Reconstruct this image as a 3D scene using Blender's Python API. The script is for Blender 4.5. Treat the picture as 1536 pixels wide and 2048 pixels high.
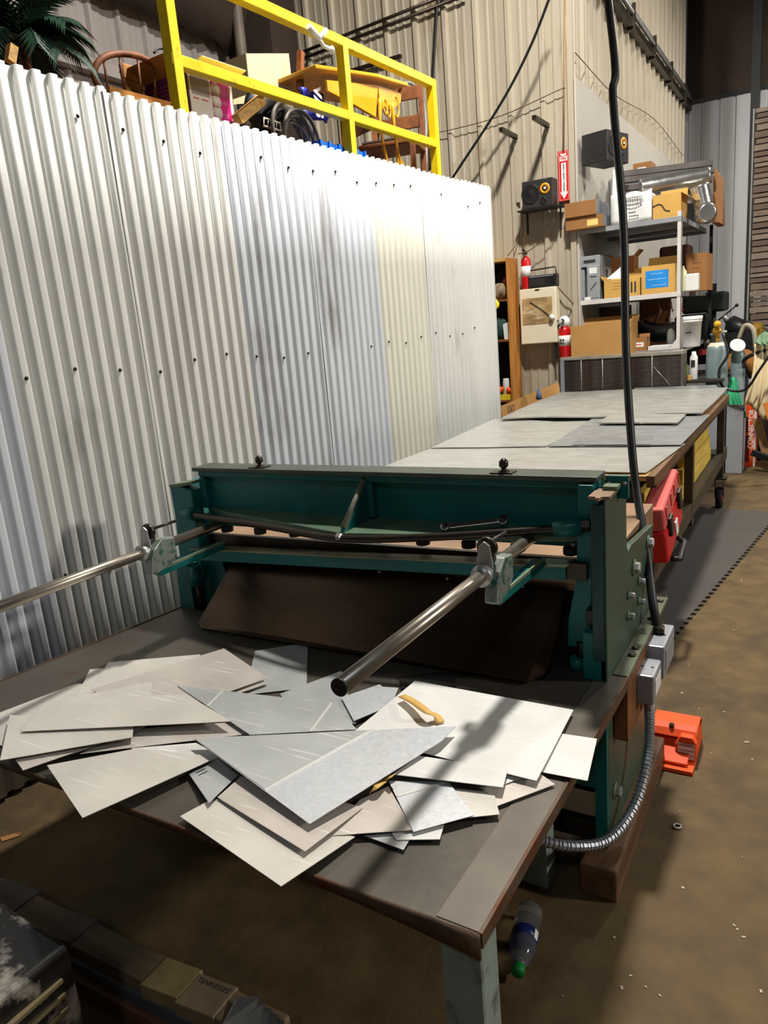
import bpy, math, random
from mathutils import Vector, Matrix, Euler
random.seed(7)
for o in list(bpy.data.objects): bpy.data.objects.remove(o, do_unlink=True)
SC = bpy.context.scene
COL = SC.collection
# ------------------------------------------------------------------ camera, world, lights, exposure
cam = bpy.data.cameras.new('camera'); cam.sensor_fit = 'HORIZONTAL'; cam.sensor_width = 36.0
cam.lens = 36.0 * 1470 / 1536; cam.clip_start = 0.05; cam.clip_end = 100
co = bpy.data.objects.new('camera', cam); COL.objects.link(co)
rows = [(0.8645, -0.0476, 0.5004), (0.4955, 0.248, -0.8324), (-0.0845, 0.9676, 0.238)]
co.matrix_world = Matrix.Translation((0, 0, 1.55)) @ Matrix(rows).to_4x4()
SC.camera = co
W = bpy.data.worlds.new('world'); SC.world = W; W.use_nodes = True
W.node_tree.nodes['Background'].inputs[0].default_value = (0.9, 0.95, 1.0, 1)
W.node_tree.nodes['Background'].inputs[1].default_value = 0.02
SC.view_settings.view_transform = 'Standard'; SC.view_settings.look = 'None'
SC.view_settings.gamma = 1.0; SC.view_settings.use_curve_mapping = False
SC.view_settings.exposure = 0.0
def lamp(name, loc, power, size, color, target=None, shape='DISK'):
    l = bpy.data.lights.new(name, 'AREA'); l.shape = shape; l.energy = power; l.color = color
    if shape == 'RECTANGLE': l.size, l.size_y = size
    else: l.size = size
    o = bpy.data.objects.new(name, l); COL.objects.link(o); o.location = loc
    d = (Vector(target) - Vector(loc)) if target else Vector((0, 0, -1))
    o.rotation_euler = d.to_track_quat('-Z', 'Y').to_euler()
    return o
lamp('high_bay_or_fill', (-0.9, 4.1, 6.1), 490, 0.42, (1.0, 0.955, 0.88))                  # over the two tables
lamp('high_bay_or_fill', (9.3, 4.6, 5.4), 560, 0.7, (1.0, 0.95, 0.86), (-2.3, 3.6, 1.0))  # next aisle to the right
lamp('high_bay_or_fill', (1.2, 10.3, 5.9), 300, 0.5, (1.0, 0.95, 0.86))                    # added unseen lamp that brightens the far wall
lamp('high_bay_or_fill', (1.2, -3.2, 5.8), 40, 0.6, (0.74, 0.86, 1.0), (-1.0, 1.5, 0.8))  # added unseen cool fill behind the photographer, for camera-facing sides

# ------------------------------------------------------------------ materials
def lin(c):
    return tuple((x / 12.92 if x <= 0.04045 else ((x + 0.055) / 1.055) ** 2.4) for x in (v / 255 for v in c))
MATS = {}
def mat(name, col, rough=0.6, metal=0.0, var=0.15, scale=6.0, bump=0.0, bscale=None, dirt=None, dirt_amt=0.0, dirt_scale=3.0, stretch=(1, 1, 1), spec=0.5, trans=0.0, emit=0.0, detail=6.0, ior=1.45, rvar=0.08):
    if name in MATS: return MATS[name]
    m = bpy.data.materials.new(name); m.use_nodes = True
    nt = m.node_tree; N = nt.nodes; L = nt.links
    p = N['Principled BSDF']; c = lin(col)
    p.inputs['Roughness'].default_value = rough; p.inputs['Metallic'].default_value = metal
    p.inputs['Specular IOR Level'].default_value = spec; p.inputs['IOR'].default_value = ior
    if trans: p.inputs['Transmission Weight'].default_value = trans
    tc = N.new('ShaderNodeTexCoord'); mp = N.new('ShaderNodeMapping'); mp.inputs['Scale'].default_value = stretch
    L.new(tc.outputs['Object'], mp.inputs['Vector'])
    nz = N.new('ShaderNodeTexNoise'); nz.inputs['Scale'].default_value = scale; nz.inputs['Detail'].default_value = detail
    L.new(mp.outputs[0], nz.inputs['Vector'])
    rp = N.new('ShaderNodeValToRGB'); e = rp.color_ramp.elements
    e[0].position = 0.3; e[1].position = 0.7
    e[0].color = tuple(max(0, x * (1 - var)) for x in c) + (1,); e[1].color = tuple(min(1, x * (1 + var)) for x in c) + (1,)
    L.new(nz.outputs['Fac'], rp.inputs[0]); out = rp.outputs[0]
    if dirt is not None:
        n2 = N.new('ShaderNodeTexNoise'); n2.inputs['Scale'].default_value = dirt_scale; n2.inputs['Detail'].default_value = 8
        n2.inputs['Roughness'].default_value = 0.65
        L.new(mp.outputs[0], n2.inputs['Vector'])
        r2 = N.new('ShaderNodeValToRGB'); q = r2.color_ramp.elements
        q[0].position = 0.62 - 0.28 * dirt_amt; q[1].position = 0.74 - 0.2 * dirt_amt
        q[0].color = (0, 0, 0, 1); q[1].color = (1, 1, 1, 1)
        L.new(n2.outputs['Fac'], r2.inputs[0])
        mx = N.new('ShaderNodeMix'); mx.data_type = 'RGBA'
        L.new(r2.outputs[0], mx.inputs[0]); L.new(out, mx.inputs[6]); mx.inputs[7].default_value = lin(dirt) + (1,)
        out = mx.outputs[2]
    L.new(out, p.inputs['Base Color'])
    if rvar:
        mr = N.new('ShaderNodeMapRange'); mr.inputs[3].default_value = max(0.02, rough - rvar); mr.inputs[4].default_value = min(1, rough + rvar)
        L.new(nz.outputs['Fac'], mr.inputs[0]); L.new(mr.outputs[0], p.inputs['Roughness'])
    if bump:
        bp = N.new('ShaderNodeBump'); bp.inputs['Strength'].default_value = bump; bp.inputs['Distance'].default_value = 0.01
        nb = N.new('ShaderNodeTexNoise'); nb.inputs['Scale'].default_value = bscale or scale * 3; nb.inputs['Detail'].default_value = 5
        L.new(mp.outputs[0], nb.inputs['Vector'])
        L.new(nb.outputs['Fac'], bp.inputs['Height']); L.new(bp.outputs[0], p.inputs['Normal'])
    if emit:
        p.inputs['Emission Color'].default_value = c + (1,); p.inputs['Emission Strength'].default_value = emit
    MATS[name] = m; return m
def wood(name, col, grain=(1, 14, 14), var=0.35, rough=0.6, scale=3.0):
    return mat(name, col, rough, 0, var, scale, 0.15, 20, stretch=grain, detail=8)

# ------------------------------------------------------------------ geometry helpers
ORI = {}
def V(*a): return Vector(a[0]) if len(a) == 1 else Vector(a)
class B:
    def __init__(s): s.v = []; s.f = []; s.s = []
    def add(s, vs, fs, smooth=False, M=None):
        b = len(s.v)
        s.v += [(M @ Vector(p)) if M is not None else Vector(p) for p in vs]
        s.f += [tuple(i + b for i in f) for f in fs]; s.s += [smooth] * len(fs); return s
    def box(s, x0, x1, y0, y1, z0, z1, M=None):
        vs = [(x, y, z) for z in (z0, z1) for y in (y0, y1) for x in (x0, x1)]
        return s.add(vs, [(0, 2, 3, 1), (4, 5, 7, 6), (0, 1, 5, 4), (2, 6, 7, 3), (0, 4, 6, 2), (1, 3, 7, 5)], False, M)
    def obox(s, c, size, rot=(0, 0, 0), M=None):
        T = Matrix.Translation(c) @ Euler(rot).to_matrix().to_4x4()
        if M is not None: T = M @ T
        a, b, d = (q / 2 for q in size)
        return s.box(-a, a, -b, b, -d, d, T)
    def beam(s, p0, p1, w, h, up=(0, 0, 1)):
        p0 = V(p0); p1 = V(p1); d = (p1 - p0); l = d.length; d.normalize(); u = V(up)
        r = d.cross(u)
        if r.length < 1e-4: r = d.cross(Vector((1, 0, 0)))
        r.normalize(); u = r.cross(d)
        T = Matrix((r, d, u)).transposed().to_4x4(); T.translation = p0
        return s.box(-w / 2, w / 2, 0, l, -h / 2, h / 2, T)
    def tube(s, path, r, n=10, closed=False, caps=True, smooth=True):
        P = [V(p) for p in path]; m = len(P)
        rs = r if isinstance(r, (list, tuple)) else [r] * m
        T = []
        for i in range(m):
            a = P[(i - 1) % m] if (closed or i > 0) else P[i]; b = P[(i + 1) % m] if (closed or i < m - 1) else P[i]
            t = (b - a); T.append(t.normalized() if t.length > 1e-9 else Vector((0, 0, 1)))
        nrm = T[0].orthogonal().normalized(); vs = []; fs = []
        for i in range(m):
            nrm = (nrm - T[i] * nrm.dot(T[i]))
            nrm = nrm.normalized() if nrm.length > 1e-6 else T[i].orthogonal().normalized()
            bn = T[i].cross(nrm)
            for k in range(n):
                a = 2 * math.pi * k / n; vs.append(P[i] + (nrm * math.cos(a) + bn * math.sin(a)) * rs[i])
        for i in range(m if closed else m - 1):
            j = (i + 1) % m
            for k in range(n):
                k2 = (k + 1) % n; fs.append((i * n + k, i * n + k2, j * n + k2, j * n + k))
        s.add(vs, fs, smooth)
        if caps and not closed:
            b = len(s.v) - len(vs)
            s.f += [tuple(b + k for k in reversed(range(n))), tuple(b + (m - 1) * n + k for k in range(n))]; s.s += [False, False]
        return s
    def cyl(s, p0, p1, r, n=14, r2=None):
        return s.tube([p0, p1], [r, r if r2 is None else r2], n)
    def lathe(s, prof, base=(0, 0, 0), axis=(0, 0, 1), n=20, smooth=True):
        q = V(axis).to_track_quat('Z', 'Y').to_matrix().to_4x4(); q.translation = V(base)
        vs = []; fs = []; m = len(prof)
        for r, z in prof:
            for k in range(n):
                a = 2 * math.pi * k / n; vs.append((max(r, 1e-4) * math.cos(a), max(r, 1e-4) * math.sin(a), z))
        for i in range(m - 1):
            for k in range(n):
                k2 = (k + 1) % n; fs.append((i * n + k, i * n + k2, (i + 1) * n + k2, (i + 1) * n + k))
        fs += [tuple(reversed(range(n))), tuple((m - 1) * n + k for k in range(n))]
        return s.add(vs, fs, smooth, q)
    def prism(s, poly, vec):
        P = [V(p) for p in poly]; n = len(P); w = V(vec)
        fs = [tuple(range(n)), tuple(n + k for k in reversed(range(n)))]
        fs += [(k, n + k, n + (k + 1) % n, (k + 1) % n) for k in range(n)]
        return s.add(P + [p + w for p in P], fs)
    def grid(s, pts, nu, nv, smooth=True):
        fs = [(i * nv + j, i * nv + j + 1, (i + 1) * nv + j + 1, (i + 1) * nv + j) for i in range(nu - 1) for j in range(nv - 1)]
        return s.add(pts, fs, smooth)
    def build(s, name, m, parent=None, bevel=0.0, solid=0.0, seg=2):
        me = bpy.data.meshes.new(name)
        off = Vector((0, 0, 0))
        if parent is None and s.v:
            n = len(s.v); off = Vector((sum(p.x for p in s.v) / n, sum(p.y for p in s.v) / n, min(p.z for p in s.v)))
        me.from_pydata([tuple(p - off) for p in s.v], [], s.f)
        import bmesh as _bm
        bm = _bm.new(); bm.from_mesh(me); _bm.ops.recalc_face_normals(bm, faces=bm.faces); bm.to_mesh(me); bm.free()
        me.polygons.foreach_set('use_smooth', s.s)
        me.materials.append(m); me.update()
        o = bpy.data.objects.new(name, me); COL.objects.link(o); o.location = off; ORI[o.name] = off
        if parent is not None:
            o.parent = parent; o.matrix_parent_inverse = Matrix.Translation(-ORI[parent.name]); ORI[o.name] = Vector((0, 0, 0))
        if solid: q = o.modifiers.new('solid', 'SOLIDIFY'); q.thickness = solid; q.offset = 0
        if bevel:
            q = o.modifiers.new('bevel', 'BEVEL'); q.width = bevel; q.segments = seg; q.limit_method = 'ANGLE'; q.angle_limit = 0.7
        return o
def tag(o, label, cat=None, group=None, kind=None):
    if label: o['label'] = label
    if cat: o['category'] = cat
    if group: o['group'] = group
    if kind: o['kind'] = kind
    return o
def thing(name, loc, label, cat, group=None, kind=None):
    o = bpy.data.objects.new(name, None); COL.objects.link(o); o.location = loc; o.empty_display_size = 0.05
    ORI[o.name] = V(loc)
    return tag(o, label, cat, group, kind)
def text(name, s, size, m, parent, origin, xdir, ydir, depth=0.0006, align='CENTER', bold=0.0, sx=1.0):
    c = bpy.data.curves.new(name, 'FONT'); c.body = s; c.size = size; c.align_x = align; c.align_y = 'CENTER'; c.extrude = depth; c.offset = bold
    t = bpy.data.objects.new('tmp', c); COL.objects.link(t)
    bpy.context.view_layer.update()
    me = bpy.data.meshes.new_from_object(t.evaluated_get(bpy.context.evaluated_depsgraph_get()))
    bpy.data.objects.remove(t, do_unlink=True)
    x = V(xdir).normalized(); y = V(ydir).normalized(); z = x.cross(y)
    T = Matrix((x * sx, y, z)).transposed().to_4x4(); T.translation = V(origin)
    me.transform(T); me.name = name; me.materials.clear(); me.materials.append(m)
    o = bpy.data.objects.new(name, me); COL.objects.link(o); ORI[o.name] = Vector((0, 0, 0))
    o.parent = parent; o.matrix_parent_inverse = Matrix.Translation(-ORI[parent.name])
    return o
def dup(o, parent=None, move=(0, 0, 0)):
    c = o.copy(); COL.objects.link(c); ORI[c.name] = ORI[o.name].copy()
    if parent is None:
        c.location = c.location + V(move); ORI[c.name] = ORI[o.name] + V(move)
    else:
        inv = o.matrix_parent_inverse.copy(); c.parent = parent; c.matrix_parent_inverse = inv
    for ch in o.children: dup(ch, c)
    return c
def lerp(a, b, t): return V(a) + (V(b) - V(a)) * t
def bez(pts, n=24):                     # smooth Catmull-Rom path through points
    P = [V(p) for p in pts]; P = [P[0] * 2 - P[1]] + P + [P[-1] * 2 - P[-2]]; out = []
    segs = len(P) - 3; k = max(2, n // segs)
    for i in range(segs):
        a, b, c, d = P[i:i + 4]
        for j in range(k):
            t = j / k; out.append(0.5 * ((2 * b) + (c - a) * t + (2 * a - 5 * b + 4 * c - d) * t * t + (3 * b - a - 3 * c + d) * t ** 3))
    return out + [P[-2]]

# ------------------------------------------------------------------ palette
M_floor = mat('concrete_floor', (92, 74, 46), 0.72, 0, 0.26, 9, 0.15, 60, dirt=(64, 52, 35), dirt_amt=0.4, dirt_scale=1.7, detail=10, spec=.35)
M_corr = [mat('corrugated_white', (196, 196, 192), 0.55, 0.0, 0.06, 5, 0.03, 60, stretch=(1, 1, .25), dirt=(150, 146, 138), dirt_amt=0.1, dirt_scale=4),
          mat('corrugated_cool', (186, 190, 196), 0.5, 0.0, 0.06, 5, 0.03, 60, stretch=(1, 1, .25), dirt=(146, 146, 146), dirt_amt=0.2, dirt_scale=4),
          mat('corrugated_cream', (198, 196, 184), 0.55, 0.0, 0.05, 5, 0.03, 60, stretch=(1, 1, .25))]
M_beige = mat('beige_siding', (178, 168, 148), 0.5, 0, 0.08, 4, 0.02, 40, stretch=(1, 1, .2), dirt=(140, 124, 100), dirt_amt=0.12, dirt_scale=3)
M_greywall = mat('grey_siding', (176, 178, 182), 0.5, 0, 0.06, 4, stretch=(1, 1, .2))
M_outer = mat('outer_siding', (150, 142, 138), 0.6, 0, 0.1, 4, stretch=(1, 1, .2))
M_dark = mat('dark_insulation', (58, 46, 38), 0.85, 0, 0.3, 1.5, 0.3, 9)
M_black = mat('black_paint', (24, 24, 26), 0.5, 0, 0.25, 8)
M_board = mat('white_board', (190, 184, 174), 0.55, 0, 0.05, 2)
M_yel = mat('yellow_rail_paint', (232, 204, 18), 0.42, 0, 0.06, 12, 0.05, 30, dirt=(150, 120, 20), dirt_amt=0.08, dirt_scale=14)
M_steel = mat('bare_steel', (150, 142, 130), 0.32, 0.85, 0.15, 10)
M_dsteel = mat('dark_steel', (66, 58, 50), 0.36, 0.8, 0.25, 6)
M_galv = mat('galvanised_pipe', (170, 170, 168), 0.4, 0.7, 0.12, 9)
M_screw = mat('screw_head', (50, 48, 46), 0.5, 0.4, 0.1, 30)
M_cable = mat('black_cable', (26, 26, 27), 0.45, 0, 0.1, 20)
M_wire = mat('brown_wire', (96, 70, 52), 0.6, 0, 0.1, 20)
M_wood = wood('pine_wood', (206, 160, 86))
M_woodx = wood('pine_wood_along_x', (206, 160, 86), (1, 12, 12))
M_woody = wood('pine_wood_along_y', (208, 172, 84), (12, 1, 12))
M_woodz = wood('shelf_wood', (176, 118, 52), (12, 12, 1))
M_brown = wood('brown_chair_wood', (122, 70, 34), (5, 5, 5))
M_darkwood = wood('old_dark_timber', (104, 78, 54), (1, 10, 10), 0.4)
M_card = mat('cardboard', (178, 134, 76), 0.8, 0, 0.07, 5, 0.04, 50)
M_card2 = mat('cardboard_dark', (150, 104, 58), 0.8, 0, 0.08, 5, 0.04, 50)
M_card3 = mat('cardboard_yellow', (206, 162, 84), 0.8, 0, 0.07, 5, 0.04, 50)
M_cream = mat('cream_enamel', (226, 216, 190), 0.4, 0, 0.05, 5, dirt=(170, 150, 116), dirt_amt=0.1, dirt_scale=5)
M_white = mat('white_plastic', (226, 226, 224), 0.45, 0, 0.04, 8)
M_grey = mat('grey_metal_paint', (132, 136, 142), 0.45, 0.1, 0.08, 8)
M_red = mat('red_enamel', (196, 24, 26), 0.3, 0, 0.1, 6)
M_orange = mat('orange_paint', (232, 80, 18), 0.6, 0, 0.1, 9, dirt=(150, 60, 24), dirt_amt=0.1, dirt_scale=10)
M_black2 = mat('black_plastic', (30, 30, 32), 0.4, 0, 0.15, 12)
M_rubber = mat('dark_rubber', (34, 32, 32), 0.75, 0, 0.2, 20, 0.1, 60)
M_teal = mat('teal_machine_paint', (10, 98, 96), 0.42, 0, 0.14, 4, 0.03, 30, dirt=(46, 66, 52), dirt_amt=0.16, dirt_scale=3)
M_teal2 = mat('worn_green_paint', (96, 112, 84), 0.5, 0, 0.2, 6, dirt=(50, 70, 56), dirt_amt=0.3, dirt_scale=5)
M_print = mat('dark_print', (44, 42, 44), 0.7, 0, 0.05, 10)
M_rprint = mat('red_print', (196, 26, 34), 0.6, 0, 0.05, 10)

# ------------------------------------------------------------------ setting
tag(B().box(-6, 10, -7, 14.2, -0.12, 0).build('floor', M_floor), 'stained brown concrete workshop floor', kind='structure')
tag(B().box(-6, 10, -7, 14.2, 6.6, 6.7).build('ceiling', M_dark), 'dark insulated roof over the workshop', kind='structure')
tag(B().box(9.9, 10, -7, 14.2, 0, 6.6).build('wall_right', M_outer), 'plain grey wall far to the right', kind='structure')
tag(B().box(-6, 10, -7, -6.9, 0, 6.6).build('wall_rear', M_outer), 'plain grey wall behind the photographer', kind='structure')

# white corrugated partition, one part per overlapping sheet
WP = Vector((-2.502, 1.354, 0)); WD = Vector((0.0550, 0.99848, 0)); WN = Vector((0.99848, -0.0550, 0))
wl = thing('wall_left', tuple(WP + WD * 1.8), 'white corrugated metal partition wall under the yellow railing', None, kind='structure')
PIT = 0.0677; NP = 9
s0 = -0.95; k = 0; s_end = 4.395
def wav(s): return 0.0095 * math.tanh(3.0 * math.cos(2 * math.pi * s / PIT) + .5)
while s0 < s_end - 0.05:
    s1 = min(s0 + PIT * NP + 0.02, s_end)
    top = 2.553 + random.uniform(-0.008, 0.012); bot = 0.02 + random.uniform(0, 0.015); lift = 0.003 * (k % 2)
    n = int((s1 - s0) / PIT * 16); pts = []
    for i in range(n + 1):
        s = s0 + (s1 - s0) * i / n
        for z in (bot, 0.65, 1.3, 1.95, top + (0.004 if wav(s) > 0 else 0)):
            pts.append(WP + WD * s + WN * (wav(s) + lift + 0.0015 * math.sin(z * 3 + k * 2)) + Vector((0, 0, z)))
    b = B().grid(pts, n + 1, 5); b.build('panel', M_corr[[0, 1, 0, 0, 1, 1, 2, 0, 0][k % 9]], wl, solid=0.0016)
    s0 += PIT * NP; k += 1
# roofing screws
scr = None
for (s, z) in [(q * PIT * 3 - 0.3 + (0.2 if r else 0), zz) for r, zz in enumerate((2.42, 1.5, 0.75)) for q in range(0, 23)]:
    s = round(s / PIT) * PIT
    if s > s_end - .05 or random.random() < .18: continue
    c = WP + WD * s + WN * (wav(s) + 0.004) + Vector((0, 0, z + random.uniform(-.04, .02)))
    if scr is None:
        scr = B().lathe([(.0075, 0), (.0075, .002), (.0045, .003), (.0042, .007), (.001, .0075)], c, WN, 8).build('screw', M_screw, wl); base = c
    else:
        d = scr.copy(); COL.objects.link(d); d.location = c - base
# thin steel end trim of the partition
e = WP + WD * s_end
B().prism([e + WN * .016, e - WN * .05, e - WN * .05 + WD * .004, e + WN * .016 + WD * .004], (0, 0, 2.545)).build('end_trim', M_corr[0], wl)

def rib_wall(name, origin, d, nrm, length, z0, z1, m, label, pitch=0.305, per=3, h=0.034, minor=True, first_off=0.0):
    w = thing(name, origin, label, None, kind='structure'); O = V(origin); d = V(d); nrm = V(nrm)
    prof = [(0, 0), (.012, 0), (.03, h), (.062, h), (.08, 0)]
    if minor: prof += [(.135, 0), (.143, .006), (.163, .006), (.171, 0), (.212, 0), (.22, .006), (.24, .006), (.248, 0)]
    sc = pitch / .305; x = 0.0
    while x < length - .01:
        pts = []; cnt = 0
        for q in range(per):
            for (a, b) in prof:
                s = x + (q * .305 + a) * sc
                if s > length: continue
                for z in (z0, z1): pts.append(O + d * s + nrm * b + Vector((0, 0, z)))
                cnt += 1
        s = min(x + per * pitch, length)
        for z in (z0, z1): pts.append(O + d * s + Vector((0, 0, z)))
        B().grid(pts, cnt + 1, 2, False).build('panel', m, w)
        x += per * pitch
    return w
YB = 7.1; XC = -1.985; XO = -5.33; YF = 13.5
wb = rib_wall('wall_back', (XO, YB, 0), (1, 0, 0), (0, -1, 0), XC - XO, 0, 6.6, M_beige, 'beige ribbed metal wall behind the shelves and speakers')
rib_wall('wall_side', (XC, YB, 0), (0, 1, 0), (1, 0, 0), YF - YB, 0, 6.6, M_beige, 'beige ribbed metal wall running away behind the shelving')
rib_wall('wall_far', (XC, YF, 0), (1, 0, 0), (0, -1, 0), 4.2, 0, 4.58, M_greywall, 'light grey panelled metal wall at the far end', pitch=.225, per=1, h=-.02, minor=False)
rib_wall('wall_outer', (XO, -1.0, 2.3), (0, 1, 0), (1, 0, 0), YB + 1.0, 0, 4.3, M_outer, 'dim ribbed metal wall behind the storage loft')
tag(B().box(XC, 10, YF + .1, YF + .2, 0, 6.6).build('wall_upper', M_dark), 'dark insulation above the far grey wall', kind='structure')
tag(B().box(XC, 10, YF - .02, YF + .1, 4.56, 4.62).build('trim_1', M_black), 'dark flashing strip on top of the far grey wall', kind='structure')
# smooth white board fixed over the side wall
wbd = B().box(XC + .035, XC + .05, YB - .03, YF, 0.0, 3.55).build('wall_board', M_board)
tag(wbd, 'smooth white board covering the lower side wall behind the speaker', kind='structure')
# corner trim, girts and conduits
tag(B().box(XC - .02, XC + .03, YB - .045, YB + .01, 0, 6.6).build('trim_2', M_beige), 'beige corner trim where the two ribbed walls meet', kind='structure')
g = thing('wall_girt', (XC + .06, 9, 4.5), 'dark steel girt with conduit running along the side wall', 'girt')
B().box(XC + .03, XC + .10, YB + .2, YF, 4.49, 4.56).build('rail', M_dsteel, g)
B().cyl((XC + .09, YB + .1, 4.63), (XC + .09, YF, 4.63), .022, 8).build('conduit', M_galv, g)
B().cyl((XC + .07, YB + .1, 4.70), (XC + .07, YF, 4.70), .018, 8).build('conduit', M_galv, g)
for yy in (8.0, 9.2, 10.4, 11.6, 12.8): B().box(XC + .03, XC + .12, yy, yy + .03, 4.47, 4.72).build('bracket', M_dsteel, g)
g = thing('wall_girt', (-4, YB - .06, 4.2), 'dark steel girt crossing the back wall above the loft', 'girt')
B().box(XO, -3.6, YB - .07, YB - .035, 4.08, 4.11).build('rail', M_dsteel, g)
B().cyl((XO, YB - .07, 4.30), (-2.9, YB - .07, 4.42), .016, 8).build('conduit', M_dsteel, g)
B().cyl((XO, YB - .07, 4.36), (-2.9, YB - .07, 4.48), .016, 8).build('conduit', M_dsteel, g)
tag(B().box(XO + .03, XO + .12, -1, YB, 3.80, 3.90).build('wall_girt', M_outer), 'grey horizontal girt on the loft wall behind the palm', 'girt')
# drooping dark insulation above the loft wall, with a scalloped lower edge
pts = []
for i in range(61):
    y = -1 + 8.0 * i / 60; zl = 4.36 + 0.05 * abs(math.sin(i * 0.9)) - .02 * math.sin(i * 2.3)
    for j, (xx, zz) in enumerate(((XO + .14, zl), (XO + .30, zl + .35), (XO + .2, 6.6))): pts.append((xx, y, zz))
tag(B().grid(pts, 61, 3).build('wall_insulation', M_dark, solid=.03), 'dark sagging roof insulation above the loft wall', kind='structure')
c_ = (-5.0472, 6.45, 4.52)
tag(B().box(XO, XO + .55, YB - .5, YB - .05, 2.4, 6.6).build('wall_column', M_dark), 'dark corner column behind the storage loft', kind='structure')
tag(B().cyl((c_[0], 6.45, 2.42), (c_[0], 6.45, 6.6), .055, 14).build('loft_pipe', mat('dull_pipe', (120, 110, 98), .5)), 'pale vertical pipe at the dark loft corner', 'pipe')
# storage loft deck
tag(B().box(XO, -2.55, -1.0, 5.66, 2.28, 2.42).build('loft_floor', M_darkwood), 'wooden deck of the storage loft behind the corrugated wall', kind='structure')
# steel post at the right
p_ = (-0.9344, 12.6, 3.6022)
tag(B().box(p_[0] - .05, p_[0] + .06, 12.5, 12.7, 0, 6.6).build('steel_post', M_black), 'black steel post in front of the far grey wall', 'post')
tag(B().box(p_[0] + .16, p_[0] + .24, 12.6, 12.75, 0, 6.6).build('steel_post', mat('blue_grey_steel', (70, 74, 84), .5, .2)), 'slim blue-grey steel post right of the black post', 'post')

# ------------------------------------------------------------------ catch table in front of the shear
M_top = mat('oily_steel_top', (84, 78, 70), 0.42, 0.45, 0.22, 3.5, 0.05, 30, dirt=(92, 56, 36), dirt_amt=0.1, dirt_scale=5)
M_rust = mat('rusty_steel_edge', (88, 70, 56), 0.55, 0.4, 0.3, 14, dirt=(92, 50, 30), dirt_amt=0.35, dirt_scale=9)
M_leg = mat('pale_green_leg', (128, 142, 136), 0.55, 0, 0.15, 12, dirt=(84, 92, 84), dirt_amt=0.3, dirt_scale=16)
TZ = 0.60
tb = thing('catch_table', (-1.25, 1.37, 0), 'low steel-topped work table covered with scrap sheets in the foreground', 'table')
quad = [(-2.185, .893), (-.424, .890), (-.398, 1.845), (-2.046, 1.862)]
B().prism([(x, y, TZ - .004) for x, y in quad], (0, 0, .004)).build('table_top', M_top, tb)
B().prism([(-.505, .895, TZ), (-.428, .893, TZ), (-.402, 1.84, TZ), (-.475, 1.84, TZ)], (0, 0, .0015)).build('edge_strip', mat('worn_edge_strip', (102, 95, 86), .4, .5, .15, 5), tb)
# front lip dips and curls near the right corner
def lip(p0, p1, h, up):
    pts = []
    for i in range(25):
        t = i / 24; p = lerp(p0, p1, t); d = .013 + h * max(0, (t - .72) / .28) ** 2 * .8
        for q in ((0, .001), (-.004, -.2 * d), (-.004, -d)): pts.append(p + Vector((0, q[0], q[1])))
    return B().grid(pts, 25, 3)
lip((-2.185, .893, TZ), (-.424, .89, TZ), .042, 0).build('front_lip', M_rust, tb, solid=.004)
B().beam((-.424, .89, TZ - .012), (-.398, 1.845, TZ - .012), .006, .03).build('side_lip', M_rust, tb)
B().beam((-2.185, .893, TZ - .012), (-2.046, 1.862, TZ - .012), .006, .03).build('side_lip', M_rust, tb)
for (x, y) in ((-.475, .935), (-1.88, 1.70), (-.62, 1.70)):
    lg = B().box(x - .037, x + .037, y - .022, y - .016, 0, TZ - .03).box(x + .031, x + .037, y - .016, y + .05, 0, TZ - .03)
    lg.build('leg', M_leg, tb, bevel=.002)
B().box(-2.1, -.49, .95, .99, TZ - .05, TZ - .008).build('apron', M_dsteel, tb)
B().box(-2.0, -.49, 1.6, 1.64, TZ - .05, TZ - .008).build('apron', M_dsteel, tb)

# ------------------------------------------------------------------ the shear
sh = thing('sheet_metal_shear', (-1.22, 2.1, 0), 'large dark teal sheet metal shear with twin gauge rods at its back', 'machine')
# right side frame
prof = [(1.80, .10), (2.44, .10), (2.44, .60), (2.42, .865), (2.10, .893), (2.06, .885), (2.04, .91), (2.035, 1.10), (1.80, 1.10)]
B().prism([(-.440, y, z) for y, z in prof], (-.02, 0, 0)).build('side_plate', mat('olive_side_paint', (52, 74, 60), .45, 0, .2, 4, dirt=(66, 70, 44), dirt_amt=.3, dirt_scale=2.5), sh, bevel=.004)
up = B().box(-.478, -.441, 1.80, 1.86, .60, 1.10)
up.build('upright', M_teal, sh, bevel=.004)
B().box(-.476, -.446, 1.795, 1.80, .66, 1.085).build('wear_strip', mat('worn_upright_face', (34, 70, 66), .4, .2, .4, 12), sh, bevel=.002)
cap = B().prism([(-.480, 1.79, 1.10), (-.462, 1.79, 1.10), (-.458, 1.775, 1.10), (-.450, 1.775, 1.10), (-.446, 1.79, 1.10), (-.428, 1.795, 1.10), (-.428, 1.88, 1.10), (-.480, 1.88, 1.10)], (0, 0, .008))
cap.build('cap_plate', mat('bare_cap_plate', (150, 124, 104), .45, .3, .15, 9), sh)
B().box(-.462, -.425, 1.86, 1.90, 1.108, 1.118).build('cap_plate', M_teal2, sh)
hb = B().box(-.470, -.412, 1.93, 1.945, 1.07, 1.132).build('hanger_plate', M_teal, sh, bevel=.002)
for x in (-.462, -.422): B().lathe([(.006, 0), (.006, .003), (.001, .005)], (x, 1.93, 1.112), (0, -1, 0), 10).build('screw', M_galv, hb)
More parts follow.
